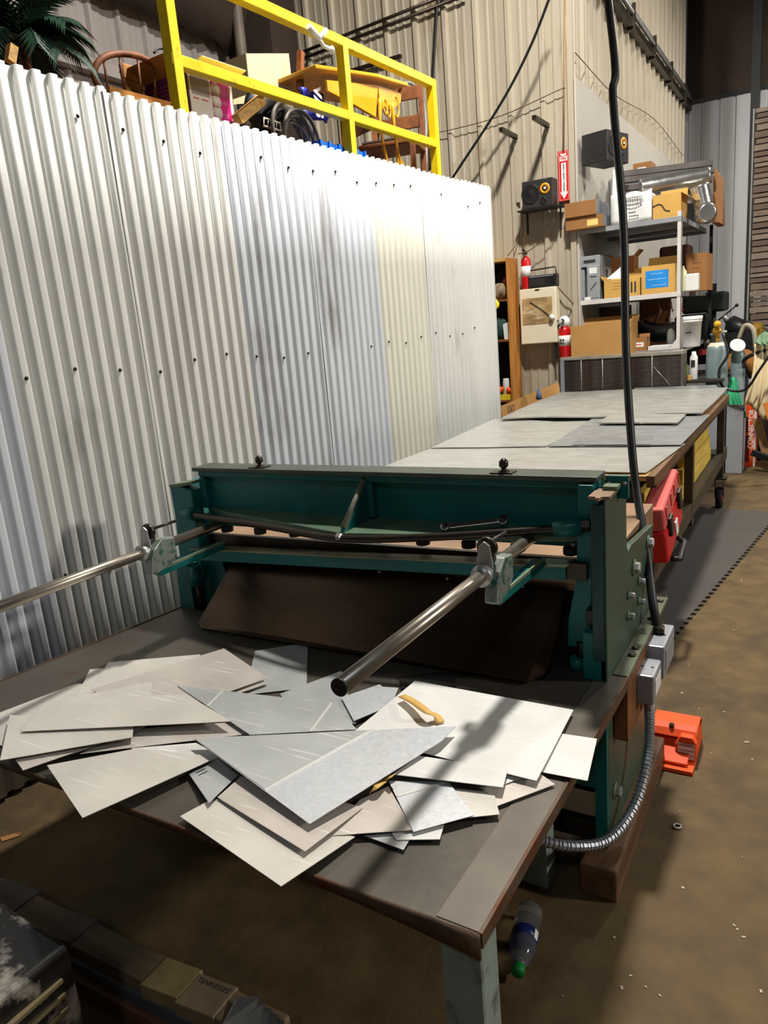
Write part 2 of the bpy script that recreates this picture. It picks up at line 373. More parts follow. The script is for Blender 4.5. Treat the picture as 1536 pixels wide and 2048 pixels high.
# inner slide column, flaring downwards
col = [(-.535, .86), (-.56, .74), (-.565, .66), (-.50, .66), (-.49, .86), (-.485, 1.12), (-.525, 1.12)]
B().prism([(x, 1.86, z) for x, z in col], (0, .05, 0)).build('slide_column', M_teal, sh, bevel=.004)
B().box(-.505, -.474, 1.835, 1.90, .74, .785).build('slide_stop', M_black2, sh, bevel=.003)
B().box(-.505, -.474, 1.80, 1.83, .60, .735).build('foot_block', M_teal, sh, bevel=.003)
B().cyl((-.525, 1.86, .60), (-.525, 1.86, .68), .012, 10).build('spring_rod', M_dsteel, sh)
B().cyl((-.535, 1.85, .60), (-.535, 1.85, .635), .02, 10).build('spring_cup', M_teal, sh)
# bolts on the side plate
for (y, z, r) in ((2.124, .815, .017), (2.333, .83, .016), (2.195, .749, .009), (2.049, .756, .009), (2.194, .684, .009), (2.041, .695, .01), (1.86, .237, .016)):
    w = B().lathe([(r * 1.5, 0), (r * 1.5, .004), (r * 1.2, .006)], (-.4401, y, z), (1, 0, 0), 18).build('washer', M_teal2, sh)
    B().lathe([(r, .005), (r, .017), (r * .8, .020)], (-.4401, y, z), (1, 0, 0), 6, False).build('bolt_head', M_galv, w)
# flange along the right side, level with the catch table
fl = B().box(-.440, -.398, 1.85, 2.465, .588, .602).build('side_flange', mat('worn_flange', (88, 92, 72), .5, .1, .25, 7, dirt=(60, 66, 52), dirt_amt=.3), sh, bevel=.002)
for yy in (1.98, 2.03, 2.26, 2.42): B().lathe([(.011, 0), (.011, .003), (.002, .007)], (-.415, yy, .602), (0, 0, 1), 10).build('bolt_head', M_dsteel, fl)
B().box(-.438, -.402, 1.86, 2.30, .40, .588).build('rusty_gusset', mat('rusty_gusset', (120, 74, 38), .6, .1, .3, 8), sh)
# front right leg and bottom stretchers
B().box(-.475, -.441, 1.785, 1.80, .10, .588).build('leg', M_teal, sh, bevel=.002)
B().box(-2.0, -.475, 1.80, 1.83, .27, .36).build('stretcher', M_teal, sh, bevel=.003)
B().box(-2.0, -.475, 1.80, 1.83, .10, .16).build('stretcher', M_dsteel, sh, bevel=.003)
# left side frame
B().prism([(-2.055, 1.86, .10), (-2.02, 1.86, .10), (-1.985, 1.86, 1.075), (-2.006, 1.86, 1.075)], (0, .17, 0)).build('side_plate', M_teal, sh, bevel=.004)
B().box(-2.045, -2.02, 2.03, 2.44, .10, .86).build('side_plate', M_teal, sh, bevel=.004)
B().box(-2.0, -.478, 2.02, 2.04, .10, .80).build('dark_backing', M_black2, sh)  # added black panel standing in for the darkness under the bed
B().prism([(-2.052, 1.852, .56), (-1.975, 1.852, .56), (-1.975, 1.852, .77), (-2.035, 1.852, .80)], (0, .05, 0)).build('foot_block', M_teal, sh, bevel=.003)
B().prism([(-1.995, 1.85, .80), (-1.90, 1.85, .80), (-1.90, 1.85, 1.06), (-1.955, 1.85, 1.075), (-2.004, 1.85, 1.075)], (0, .05, 0)).build('upright', M_teal, sh, bevel=.005)
B().prism([(-2.0, 1.845, 1.072), (-1.95, 1.845, 1.072), (-1.89, 1.85, 1.085), (-1.89, 1.9, 1.085), (-2.0, 1.9, 1.072)], (0, 0, .008)).build('cap_plate', M_teal2, sh)
B().prism([(-1.96, 1.90, .60), (-1.80, 1.90, .60), (-1.86, 1.90, .82), (-1.96, 1.90, .84)], (0, .03, 0)).build('slide_column', M_teal, sh, bevel=.004)
B().cyl((-1.945, 1.86, .60), (-1.945, 1.86, .70), .010, 10).build('spring_rod', M_dsteel, sh)
B().cyl((-1.945, 1.855, .70), (-1.945, 1.855, .775), .022, 12).build('spring_cup', M_teal, sh)
# upper beam (ram)
ram = B().box(-1.905, -.478, 1.925, 1.955, .94, 1.13).build('ram_web', M_teal, sh, bevel=.004)
B().box(-1.905, -.478, 1.872, 1.965, 1.125, 1.139).build('ram_flange', mat('ram_top', (70, 76, 66), .5, .1, .25, 8), sh, bevel=.003)
def rim(x0, x1, z0, z1, name='ram_rim'):
    w = .028; b = B()
    b.box(x0, x1, 1.895, 1.93, z1 - w, z1).box(x0, x0 + w, 1.895, 1.93, z0, z1 - w).box(x1 - w, x1, 1.895, 1.93, z0, z1 - w)
    b.build(name, M_teal, sh, bevel=.008, seg=3)
rim(-1.905, -1.195, .985, 1.127); rim(-1.205, -.478, .985, 1.127)
led = [(-1.905, 1.93), (-1.78, 1.885), (-1.215, 1.745), (-1.19, 1.745), (-.56, 1.86), (-.478, 1.90), (-.478, 1.94), (-1.905, 1.94)]
B().prism([(x, y, .962) for x, y in led], (0, 0, .018)).build('ram_ledge', mat('lit_ledge_green', (84, 108, 86), .5, 0, .2, 6, dirt=(40, 60, 52), dirt_amt=.25), sh, bevel=.004)  # paler green has the light from above put into the ledge colour
B().prism([(-1.212, 1.928, 1.125), (-1.212, 1.75, .985), (-1.212, 1.75, .975), (-1.212, 1.93, .975)], (.018, 0, 0)).build('centre_rib', M_teal, sh, bevel=.006)
B().tube([(-1.203, 1.915, 1.122), (-1.203, 1.757, .99)], .0095, 10).build('rib_edge', mat('worn_rib', (120, 120, 104), .5, .3, .3, 20), sh)
B().prism([(-1.905, 1.90, .922), (-.478, 1.90, .938), (-.478, 1.90, .963), (-1.905, 1.90, .963)], (0, .045, 0)).build('ram_foot', M_teal, sh, bevel=.003)
for x, z in ((-.55, .945), (-.72, .94)): B().lathe([(.009, 0), (.009, .006), (.003, .009)], (x, 1.90, z), (0, -1, 0), 8).build('bolt_head', M_galv, sh)
for k in range(9):
    x = -.56 - .152 * k - (.03 if k > 4 else 0)
    B().lathe([(.021, 0), (.022, .006), (.022, .018), (.018, .022)], (x, 1.905, .908 + .011 * (x + 1.2)), (0, 0, 1), 14).build('hold_down_foot', M_rubber, sh)
# truss rod
rod = bez([(-1.935, 1.86, .975), (-1.87, 1.835, .975), (-1.5, 1.775, .972), (-1.2, 1.732, .966), (-.9, 1.77, .98), (-.58, 1.835, 1.005), (-.52, 1.85, 1.012)], 36)
B().tube(rod, .0115, 10).build('truss_rod', M_dsteel, sh)
B().cyl((-1.965, 1.868, .975), (-1.89, 1.845, .975), .024, 14).build('rod_boss', M_teal, sh)
B().cyl((-.585, 1.835, 1.003), (-.515, 1.852, 1.012), .024, 14).build('rod_boss', M_teal, sh)
B().lathe([(.018, 0), (.018, .022), (.014, .026)], (-.515, 1.852, 1.012), (1, .22, .12), 6, False).build('rod_nut', M_dsteel, sh)
B().lathe([(.014, 0), (.014, .014), (.008, .018)], (-1.203, 1.738, .972), (0, -.8, -.5), 6, False).build('rod_nut', M_galv, sh)
# studs on the ram
for x in (-1.615, -.742):
    st = B().lathe([(.016, 0), (.016, .008), (.008, .010), (.007, .016), (.013, .020), (.013, .034), (.006, .042)], (x, 1.90, 1.138), (0, 0, 1), 12).build('stud', M_dsteel, sh)
    B().box(x - .035, x + .03, 1.88, 1.92, 1.138, 1.143).build('stud_pad', M_dsteel, st)
# blades, bed and back gauge bar
B().prism([(-1.90, 1.90, .845), (-.48, 1.90, .862), (-.48, 1.90, .904), (-1.90, 1.90, .888)], (0, .02, 0)).build('lower_blade', M_dsteel, sh, bevel=.001)
for x in (-1.76, -1.62, -1.44, -1.25, -1.05, -.85, -.68, -.56): B().lathe([(.005, 0), (.005, .001)], (x, 1.8998, .874 + .012 * (x + 1.2)), (0, -1, 0), 8).build('blade_hole', M_black, sh)
B().box(-1.96, -.475, 1.92, 2.62, .80, .885).build('bed', mat('worn_bed_top', (150, 120, 92), .5, .2, .25, 6), sh, bevel=.004)
gb = B().prism([(-1.90, 1.835, .805), (-.555, 1.835, .862), (-.555, 1.835, .90), (-1.90, 1.835, .843)], (0, .012, 0)).build('gauge_bar', M_teal, sh, bevel=.002)
B().prism([(-1.94, 1.835, .842), (-.555, 1.835, .898), (-.555, 1.880, .900), (-1.94, 1.880, .844)], (0, 0, .004)).build('gauge_bar_top', mat('gauge_top', (140, 134, 104), .45, .3, .2, 9), sh)
B().box(-.555, -.50, 1.84, 1.86, .865, .912).build('gauge_end_block', M_dsteel, sh, bevel=.002)
# drop slide
SLM = mat('slide_plate_steel', (74, 58, 45), 0.3, 0.8, 0.35, 2.5, stretch=(.6, 3, 3), dirt=(86, 58, 36), dirt_amt=.22, dirt_scale=1.2)
sl = [(-1.775, 1.90, .815), (-.575, 1.90, .815), (-.582, 1.80, .66), (-.588, 1.76, .632), (-.60, 1.735, .620), (-.63, 1.708, .612), (-1.80, 1.702, .612), (-1.835, 1.73, .620)]
B().prism(sl, (0, .002, -.003)).build('drop_slide', SLM, sh)
for t in (.1, .3, .5, .7, .9):
    p = lerp((-1.77, 1.896, .81), (-.58, 1.896, .81), t)
    B().lathe([(.006, 0), (.004, .004)], p, (0, -.8, .5), 8).build('screw', M_galv, sh)
# electric boxes
M_box = mat('electrical_box', (150, 152, 158), .45, .3, .1, 8, dirt=(120, 116, 104), dirt_amt=.15)
for (y0, y1, z0, z1, x0, x1) in ((2.12, 2.30, .47, .575, -.412, -.352), (1.98, 2.10, .455, .545, -.414, -.356)):
    eb = B().box(x0, x1, y0, y1, z0, z1).build('switch_box', M_box, sh, bevel=.006)
    for q in (.25, .75): B().lathe([(.005, 0), (.002, .002)], (lerp((x0, 0, 0), (x1, 0, 0), q).x, (y0 + y1) / 2, z1), (0, 0, 1), 8).build('screw', M_dsteel, eb)
    B().box(x1, x1 + .002, y0 + .02, y1 - .02, z0 + .02, z1 - .02).build('cover_plate', M_white if y0 < 2.1 else M_box, eb, bevel=.001)
B().cyl((-.384, 2.22, .573), (-.384, 2.22, .60), .016, 12).build('cable_gland', M_dsteel, sh)
# flexible conduit: ribbed tube from the lower box, under the table
path = bez([(-.382, 2.045, .46), (-.380, 2.05, .36), (-.378, 2.01, .27), (-.39, 1.90, .185), (-.43, 1.76, .155), (-.50, 1.66, .18), (-.60, 1.60, .22), (-.72, 1.58, .26)], 260)
rr = [.0125 + .0028 * (math.sin(i * 2 * math.pi / 3.6) > -.1) for i in range(len(path))]
B().tube(path, rr, 10, smooth=False).build('flexible_conduit', mat('steel_flex_conduit', (160, 162, 168), .35, .6, .1, 20), sh)
# back gauge rods with clamps
def clamp(c, zc, side):
    x = c
    cl = B().lathe([(.026, -.035), (.027, -.03), (.027, .03), (.026, .035)], (x, 1.555, zc), (0, 1, 0), 16).build('rod_clamp', M_galv, sh)
    B().prism([(x + .008, 1.515, zc - .062), (x + .008, 1.535, zc - .070), (x + .008, 1.60, zc - .055), (x + .008, 1.63, zc - .03), (x + .008, 1.63, zc + .028), (x + .008, 1.575, zc + .036), (x + .008, 1.54, zc + .01), (x + .008, 1.525, zc - .02)], (.034, 0, 0)).build('clamp_body', mat('chipped_green_casting', (150, 156, 148), .45, .5, .2, 20, dirt=(34, 100, 80), dirt_amt=.55, dirt_scale=40), cl, bevel=.004)
    for dy in (-.014, .014):
        B().prism([(x - .02, 1.555 + dy, zc + .015), (x + .025, 1.555 + dy, zc + .015), (x + .018, 1.555 + dy, zc + .072), (x + .004, 1.555 + dy, zc + .082), (x - .01, 1.555 + dy, zc + .07)], (0, .007, 0)).build('clamp_ear', M_galv, cl, bevel=.002)
    B().lathe([(.024, -.007), (.026, -.004), (.026, .004), (.024, .007)], (x + .004, 1.562, zc + .062), (0, 1, 0), 18).build('knurled_wheel', M_dsteel, cl)
    B().cyl((x - .008, 1.60, zc + .062), (x + .006, 1.68, zc + .066), .005, 8).build('wheel_pin', M_black2, cl)
    B().lathe([(.018, 0), (.021, .004), (.021, .018), (.016, .022)], (x - .02, 1.60, zc - .005), (-1, .1, 0), 14).build('thumb_knob', M_dsteel, cl)
    return cl
for (x0, x1, z, ytip) in ((-.655, -.680, .968, .935), (-1.813, -1.835, .934, .80)):
    r = B().cyl((x0, 1.93, z), (x1, ytip, z), .0165, 18).build('gauge_rod', M_steel, sh)
    B().cyl(lerp((x0, 1.93, z), (x1, ytip, z), .999), (x1, ytip - .004, z), .0167, 18).build('rod_end', M_black2, r)
    clamp(lerp((x0, 0, 0), (x1, 0, 0), .4).x, z, 1)
# gauge arms under the clamps
for (xa, z) in ((-.652, .915), (-1.812, .878)):
    B().beam((xa, 1.565, z - .02), (xa + .02, 1.85, z - .012), .036, .022).build('gauge_arm', M_teal, sh, bevel=.003)
    B().beam((xa + .016, 1.565, z - .006), (xa + .036, 1.85, z + .002), .005, .008).build('gauge_arm_edge', mat('gauge_edge', (130, 140, 112), .45, .3, .2, 9), sh)
B().prism([(-.60, 1.82, .905), (-.545, 1.82, .908), (-.545, 1.87, .908), (-.63, 1.87, .905)], (0, 0, .004)).build('gauge_tab', mat('gauge_tab_green', (150, 172, 140), .5, .1, .1, 8), sh)

# wooden skid under the shear
sk = B().box(-.50, -.398, 1.70, 2.42, 0, .10)
tag(sk.build('wooden_skid', wood('skid_wood', (96, 68, 44), (8, 1, 8), .4), bevel=.008), 'worn timber skid under the right foot of the shear', 'skid')
tag(B().box(-2.1, -1.96, 1.70, 2.42, 0, .10).build('wooden_skid', MATS['skid_wood'], bevel=.008), 'worn timber skid under the left foot of the shear', 'skid')
# orange foot switch on the floor
fs = thing('foot_pedal', (-.37, 2.47, 0), 'orange guarded foot switch on the floor right of the shear', 'pedal')
hood = [(2.40, 0), (2.40, .035), (2.43, .06), (2.45, .085), (2.475, .105), (2.55, .115), (2.60, .10), (2.62, .06), (2.62, 0)]
for x0 in (-.312, -.455): B().prism([(x0, y, z) for y, z in [(2.46, 0), (2.45, .05), (2.47, .095), (2.50, .112), (2.57, .112), (2.60, .09), (2.61, 0)]], (.012, 0, 0)).build('side_guard', M_orange, fs, bevel=.005)
B().prism([(-.455, y, z) for y, z in [(2.455, .085), (2.475, .108), (2.50, .118), (2.57, .118), (2.605, .095), (2.605, .08), (2.57, .105), (2.50, .105)]], (.155, 0, 0)).build('hood', M_orange, fs, bevel=.01, seg=3)
B().prism([(-.445, y, z) for y, z in [(2.39, .028), (2.48, .065), (2.56, .08), (2.56, .07), (2.48, .055), (2.39, .018)]], (.125, 0, 0)).build('pedal_plate', M_orange, fs, bevel=.003)
B().box(-.46, -.30, 2.37, 2.62, 0, .016).build('base_plate', M_orange, fs, bevel=.003)
B().prism([(-.365, 2.435, .016), (-.298, 2.435, .016), (-.298, 2.435, .085), (-.31, 2.435, .106), (-.35, 2.435, .106), (-.368, 2.435, .07)], (0, .03, 0)).build('front_guard', M_orange, fs, bevel=.006, seg=3)
st = B().box(-.358, -.303, 2.4335, 2.4345, .022, .082).build('warning_label', M_white, fs)
for q in range(3): B().box(-.357, -.304, 2.433, 2.4336, .036 + q * .018, .039 + q * .018).build('label_stripe', M_rprint, st)
text('label_text', 'DANGER', .011, M_print, st, (-.330, 2.4332, .0775), (1, 0, 0), (0, 0, 1), .0002)
B().cyl((-.385, 2.48, .112), (-.385, 2.48, .122), .009, 10).build('hood_screw', M_dsteel, fs)
# black power cord hanging to the switch box
cp = bez([(-.388, 2.22, .585), (-0.4092, 2.25, 0.6701), (-0.4477, 2.35, 0.8079), (-0.4922, 2.45, 0.9387), (-0.5212, 2.5, 1.097), (-0.5602, 2.6, 1.4198), (-0.5874, 2.7, 1.8279), (-0.641, 2.8, 2.2415), (-0.6775, 2.9, 2.579), (-1.05, 3.4, 4.6), (-1.1, 3.6, 6.6)], 80)
tag(B().tube(cp, .0135, 10).build('drop_cable', M_cable), 'thick black power cord hanging down to the shear switch box', 'cord')
# ratchet wrench on the ledge
wr = thing('wrench', (-.83, 1.84, .98), 'chrome ratchet wrench lying on the ledge of the shear', 'wrench')
M_chr = mat('chrome', (190, 192, 196), .2, .95, .05, 10)
a = Vector((-.895, 1.822, .996)); b_ = Vector((-.735, 1.862, 1.014))
B().beam(a, b_, .016, .007, (0, -.6, .8)).build('handle', M_chr, wr, bevel=.002)
for p, r in ((a, .015), (b_, .017)):
    h = B().lathe([(r, -.006), (r, .006)], p, (0, -.6, .8), 16).build('head', M_chr, wr, bevel=.002)
    B().lathe([(r * .55, -.0065), (r * .55, .0068)], p, (0, -.6, .8), 12).build('socket_hole', M_black2, h)
B().cyl(a + Vector((0, 0, -.001)), a + Vector((-.002, -.008, -.016)), .008, 10).build('socket', M_dsteel, wr)

# ------------------------------------------------------------------ scrap sheets on the catch table
def sheet_mat(name, col, rough, metal, var=.06):
    m = mat(name, col, rough, metal, var, 7, 0.02, 90, rvar=.12)
    nt = m.node_tree; N = nt.nodes; L = nt.links; p = N['Principled BSDF']
    tc = [n for n in N if n.type == 'TEX_COORD'][0]
    mp = N.new('ShaderNodeMapping'); mp.inputs['Rotation'].default_value = (0, 0, .5); mp.inputs['Scale'].default_value = (2.2, 46, 1)
    L.new(tc.outputs['Object'], mp.inputs['Vector'])
    nz = N.new('ShaderNodeTexNoise'); nz.inputs['Scale'].default_value = 2.2; nz.inputs['Detail'].default_value = 3
    L.new(mp.outputs[0], nz.inputs['Vector'])
    r = N.new('ShaderNodeValToRGB'); r.color_ramp.elements[0].position = .625; r.color_ramp.elements[1].position = .67
    L.new(nz.outputs['Fac'], r.inputs[0])
    old = p.inputs['Base Color'].links[0].from_socket
    mx = N.new('ShaderNodeMix'); mx.data_type = 'RGBA'; mx.inputs[7].default_value = (.86, .85, .83, 1)
    ml = N.new('ShaderNodeMath'); ml.operation = 'MULTIPLY'; ml.inputs[1].default_value = .55
    L.new(r.outputs[0], ml.inputs[0]); L.new(ml.outputs[0], mx.inputs[0]); L.new(old, mx.inputs[6]); L.new(mx.outputs[2], p.inputs['Base Color'])
    return m
def spangle_mat(name, col):
    m = mat(name, col, .42, .55, .1, 60, .02, 120)
    nt = m.node_tree; N = nt.nodes; L = nt.links; p = N['Principled BSDF']
    tc = [n for n in N if n.type == 'TEX_COORD'][0]
    vo = N.new('ShaderNodeTexVoronoi'); vo.inputs['Scale'].default_value = 330; L.new(tc.outputs['Object'], vo.inputs['Vector'])
    c = lin(col); r = N.new('ShaderNodeValToRGB')
    r.color_ramp.elements[0].color = tuple(x * .92 for x in c) + (1,); r.color_ramp.elements[1].color = tuple(min(1, x * 1.06) for x in c) + (1,)
    sp = N.new('ShaderNodeSeparateColor'); L.new(vo.outputs['Color'], sp.inputs[0]); L.new(sp.outputs[0], r.inputs[0]); L.new(r.outputs[0], p.inputs['Base Color'])
    return m
MS = {'w': sheet_mat('sheet_offwhite', (210, 205, 195), .36, .25), 'g': sheet_mat('sheet_grey', (190, 193, 192), .36, .45), 'p': sheet_mat('sheet_pinkish', (202, 193, 184), .38, .3),
      'z': spangle_mat('sheet_galvanised', (202, 205, 208)), 'b': sheet_mat('sheet_bright', (214, 212, 208), .52, .1), 'l': sheet_mat('sheet_light_grey', (168, 168, 162), .34, .35), 'm': sheet_mat('sheet_mid_grey', (150, 153, 154), .34, .45), 'k': sheet_mat('sheet_dull_grey', (132, 134, 136), .4, .4), 'd': mat('sheet_dark_film', (70, 68, 66), .15, .6, .1, 5)}
M_seam = mat('bright_fold', (236, 234, 228), .3, .4, .03, 9)
def sheet(label, m, pts, seams=(), t=.0014, parent_only=False):
    P = [V(p) for p in pts]
    b = B()
    if len(P) == 4:                      # gently warped patch
        n = 7; top = []
        for i in range(n):
            for j in range(n):
                u = i / (n - 1); v = j / (n - 1)
                top.append(lerp(lerp(P[0], P[1], u), lerp(P[3], P[2], u), v))
        b.grid(top, n, n, False)
        o = b.build('scrap_sheet', MS[m], solid=t)
    else:
        o = b.prism(P, (0, 0, t)).build('scrap_sheet', MS[m])
    tag(o, label, 'metal sheet', 'scrap sheets on the catch table')
    for (a, c, w) in seams:
        s = B().beam(V(a) + Vector((0, 0, t)), V(c) + Vector((0, 0, t)), w, .001).build('fold_line', M_seam, o)
    return o
Z = .6025
sheet('grey sheet lying under the drop slide, behind the pile', 'g', [(-1.498, 1.627, 0.604), (-1.3713, 1.7387, 0.604), (-1.1911, 1.4798, 0.604), (-1.3325, 1.3834, 0.604)])
sheet('thin dark film offcut behind the right end of the pile', 'd', [(-0.9788, 1.6317, 0.604), (-0.8538, 1.7168, 0.604), (-0.8012, 1.6347, 0.604), (-0.938, 1.5684, 0.604)])
sheet('small bright sliver beside the upper masking tape', 'z', [(-0.9897, 1.5572, 0.606), (-0.9452, 1.5677, 0.606), (-0.9149, 1.4745, 0.606), (-0.9846, 1.4818, 0.606)])
sheet('grey sheet sticking out left below the gauge rod tip', 'g', [(-1.2386, 1.4209, 0.606), (-1.1524, 1.6005, 0.606), (-0.9546, 1.3631, 0.606), (-1.1135, 1.3216, 0.606)])
sheet('leftmost off-white sheet reaching the wall side of the table', 'w', [(-1.9648, 0.9584, 0.604), (-1.8808, 1.2485, 0.604), (-1.6581, 1.338, 0.604), (-1.669, 0.9228, 0.604)])
sheet('off-white sheet at the back left of the pile', 'w', [(-1.7858, 1.1756, 0.6065), (-1.9167, 1.3321, 0.6065), (-1.8695, 1.3602, 0.6065), (-1.5804, 1.1945, 0.6065)])
sheet('long off-white sheet at the back left under the pinkish one', 'w', [(-1.7757, 1.2058, 0.609), (-1.8955, 1.3864, 0.609), (-1.6464, 1.5363, 0.609), (-1.4007, 1.3174, 0.609)])
sheet('pinkish sheet directly under the rounded-corner sheet', 'p', [(-1.5728, 1.567, 0.612), (-1.3045, 1.4496, 0.612), (-1.4539, 1.1504, 0.612), (-1.7592, 1.2123, 0.612)])
sheet('pinkish-grey sheet with a rounded corner at the back of the pile', 'p', [(-1.5849, 1.5819, 0.619), (-1.3152, 1.4667, 0.619), (-1.4633, 1.1605, 0.619), (-1.7703, 1.2228, 0.619)])
sheet('off-white strip sheet across the left of the pile', 'w', [(-1.8294, 1.1163, 0.622), (-1.6257, 1.3194, 0.622), (-1.5376, 1.2337, 0.622), (-1.6759, 0.9179, 0.622)])
sheet('white corner of a sheet at the front left table edge', 'b', [(-1.6437, 0.894, 0.612), (-1.5505, 1.0398, 0.612), (-1.4652, 1.094, 0.612), (-1.5824, 0.8921, 0.612)])
sheet('beige sheet at the front left edge of the pile', 'p', [(-1.5787, 0.8722, 0.617), (-1.4581, 1.1083, 0.617), (-1.4502, 1.148, 0.617), (-1.6455, 0.8964, 0.617)])
sheet('beige sheet below the wide left sheet', 'p', [(-1.5146, 0.9815, 0.612), (-1.4829, 1.1179, 0.612), (-1.2533, 1.2425, 0.612), (-1.1727, 1.2155, 0.612)])
sheet('bright white triangle of sheet in the middle left', 'b', [(-1.4066, 1.046, 0.615), (-1.2693, 1.1276, 0.615), (-1.1746, 1.1056, 0.615), (-1.2863, 1.0421, 0.615)])
sheet('off-white sheet with a notched end, near the left corner', 'w', [(-1.6564, 0.8666, 0.628), (-1.8494, 1.0208, 0.628), (-1.4672, 1.1106, 0.628), (-1.4244, 1.0693, 0.628)])
sheet('wide smooth off-white sheet topping the left of the pile', 'w', [(-1.7238, 0.9696, 0.634), (-1.8058, 1.1019, 0.634), (-1.4545, 1.2834, 0.634), (-1.2243, 1.2109, 0.638)])
sheet('large off-white sheet hanging over the front edge at left', 'w', [(-1.2649, 0.7964, 0.632), (-1.5362, 0.9068, 0.62), (-1.3835, 1.0468, 0.62), (-1.1665, 1.096, 0.62)])
sh_w = sheet('small grey sheet with handwritten notes', 'g', [(-1.0592, 0.9495, 0.624), (-1.1929, 1.0251, 0.612), (-1.1714, 1.0964, 0.612), (-1.0816, 1.0651, 0.612)])
for q in range(7):
    a = V((-1.1768, 1.0314, 0.6148)); bb = V((-1.1632, 1.071, 0.6148)); c0 = V((-1.0726, 0.9837, 0.6148))
    st = lerp(a, c0, (0, .12, .55, .62, .7, .8, .88)[q]); en = st + (bb - a) * (.5 + .3 * random.random())
    pp = [lerp(st, en, i / 14) + Vector((0, .004 * math.sin(i * 2.1 + q), .0004)) for i in range(15)]
    B().tube(pp, .0007, 4).build('pen_stroke', M_print, sh_w)
sheet('cream scratched sheet hanging over the front edge, lowest of the pile', 'w', [(-0.7674, 0.8179, 0.626), (-1.0984, 0.9025, 0.612), (-1.0758, 0.9773, 0.612), (-0.727, 0.9956, 0.612)])
sheet('pinkish scratched sheet just above the cream overhanging one', 'p', [(-0.7778, 0.9047, 0.63), (-1.0622, 0.9776, 0.618), (-1.0657, 1.0579, 0.618), (-0.755, 1.0722, 0.618)])
sheet('long grey folded sheet behind the biggest spangled sheet', 'g', [(-1.5361, 1.33, 0.622), (-1.0555, 1.4063, 0.622), (-0.9224, 1.319, 0.622), (-1.1571, 1.1989, 0.622)], seams=[((-1.3622, 1.2689, 0.622), (-1.3828, 1.3528, 0.622), .006), ((-1.0235, 1.2666, 0.622), (-1.054, 1.4041, 0.622), .006)])
sheet('dull spangled sheet beside the gauge rod tip', 'z', [(-1.0569, 1.4549, 0.613), (-0.9974, 1.5554, 0.613), (-0.8975, 1.4899, 0.613), (-0.9599, 1.3634, 0.613)])
sheet('large bright scratched sheet at the right of the pile', 'b', [(-0.9118, 1.6027, 0.616), (-0.4751, 1.6032, 0.616), (-0.4622, 1.2854, 0.622), (-0.931, 1.2997, 0.616)])
sheet('white square sheet hanging over the right table edge', 'b', [(-0.5473, 1.4916, 0.61), (-0.3939, 1.5062, 0.61), (-0.3713, 1.3393, 0.612), (-0.5044, 1.3337, 0.61)])
sheet('pinkish sheet with a pointed end near the right table edge', 'p', [(-0.5693, 1.2383, 0.608), (-0.4693, 1.3317, 0.608), (-0.4304, 1.3078, 0.608), (-0.5136, 1.1954, 0.608)])
sheet('small white triangle below the scratched bright sheet', 'b', [(-0.5312, 1.2552, 0.611), (-0.5367, 1.3048, 0.611), (-0.4979, 1.2995, 0.611)])
sheet('cream sheet with yellow smudge behind the folded spangled one', 'w', [(-0.623, 1.2058, 0.612), (-0.534, 1.2285, 0.612), (-0.4982, 1.1672, 0.612), (-0.5559, 1.1308, 0.612)])
sheet('pinkish triangular sheet in front of the lower masking tape', 'p', [(-0.7757, 0.9733, 0.615), (-0.7762, 1.0943, 0.615), (-0.744, 1.1578, 0.615), (-0.6315, 1.055, 0.615)])
sheet('grey triangle poking out at the front of the pile', 'g', [(-0.717, 1.0115, 0.606), (-0.6326, 1.0641, 0.606), (-0.627, 1.0066, 0.606)])
sheet('narrow white offcut under the folded spangled sheet', 'b', [(-0.6698, 1.0373, 0.609), (-0.5867, 1.099, 0.609), (-0.5758, 1.0581, 0.609), (-0.6512, 1.0236, 0.609)])
sheet('folded spangled sheet at the front right of the pile', 'z', [(-0.7521, 1.1723, 0.617), (-0.6321, 1.2186, 0.617), (-0.5399, 1.1386, 0.617), (-0.6266, 1.048, 0.617)], seams=[((-0.7082, 1.1327, 0.617), (-0.6394, 1.2117, 0.617), .006)])
sheet('white rectangular sheet bridging the right of the pile', 'b', [(-0.7457, 1.1827, 0.628), (-0.7259, 1.2665, 0.628), (-0.5276, 1.2946, 0.628), (-0.5142, 1.2301, 0.628)])
big = sheet('biggest spangled sheet with a bright fold on top of the pile', 'z', [(-1.256, 1.1104, 0.64), (-0.6917, 1.3918, 0.64), (-0.6955, 1.3234, 0.64), (-0.8072, 0.9622, 0.64)], seams=[((-0.9584, 1.0136, 0.64), (-0.8697, 1.3072, 0.64), .005)])
B().prism([(-1.2492, 1.1087, 0.6412), (-0.8708, 1.3022, 0.6412), (-0.9593, 1.015, 0.6412)], (0, 0, .0006)).build('smooth_half', MS['g'], big)
# masking tape
M_tape = mat('masking_tape', (208, 168, 92), .6, 0, .1, 30, .1, 60)
def ribbon(path, w, m, name, label):
    P = bez(path, 20); pts = []
    for i, p in enumerate(P):
        d = (P[min(i + 1, len(P) - 1)] - P[max(i - 1, 0)]); s = Vector((-d.y, d.x, 0)).normalized() * w / 2
        pts += [p - s, p + s]
    return tag(B().grid(pts, len(P), 2).build(name, m, solid=.0012), label, 'tape')
ribbon([(-0.892, 1.4912, 0.632), (-0.8442, 1.4629, 0.64), (-0.7873, 1.4214, 0.648), (-0.7631, 1.4304, 0.632), (-0.7468, 1.4202, 0.622)], .022, M_tape, 'masking_tape', 'curled strip of masking tape on the bright scratched sheet')
ribbon([(-0.7634, 1.115, 0.624), (-0.7515, 1.1216, 0.636), (-0.7502, 1.1562, 0.63), (-0.7293, 1.1582, 0.645)], .016, M_tape, 'masking_tape', 'crumpled bit of masking tape at the front of the pile')

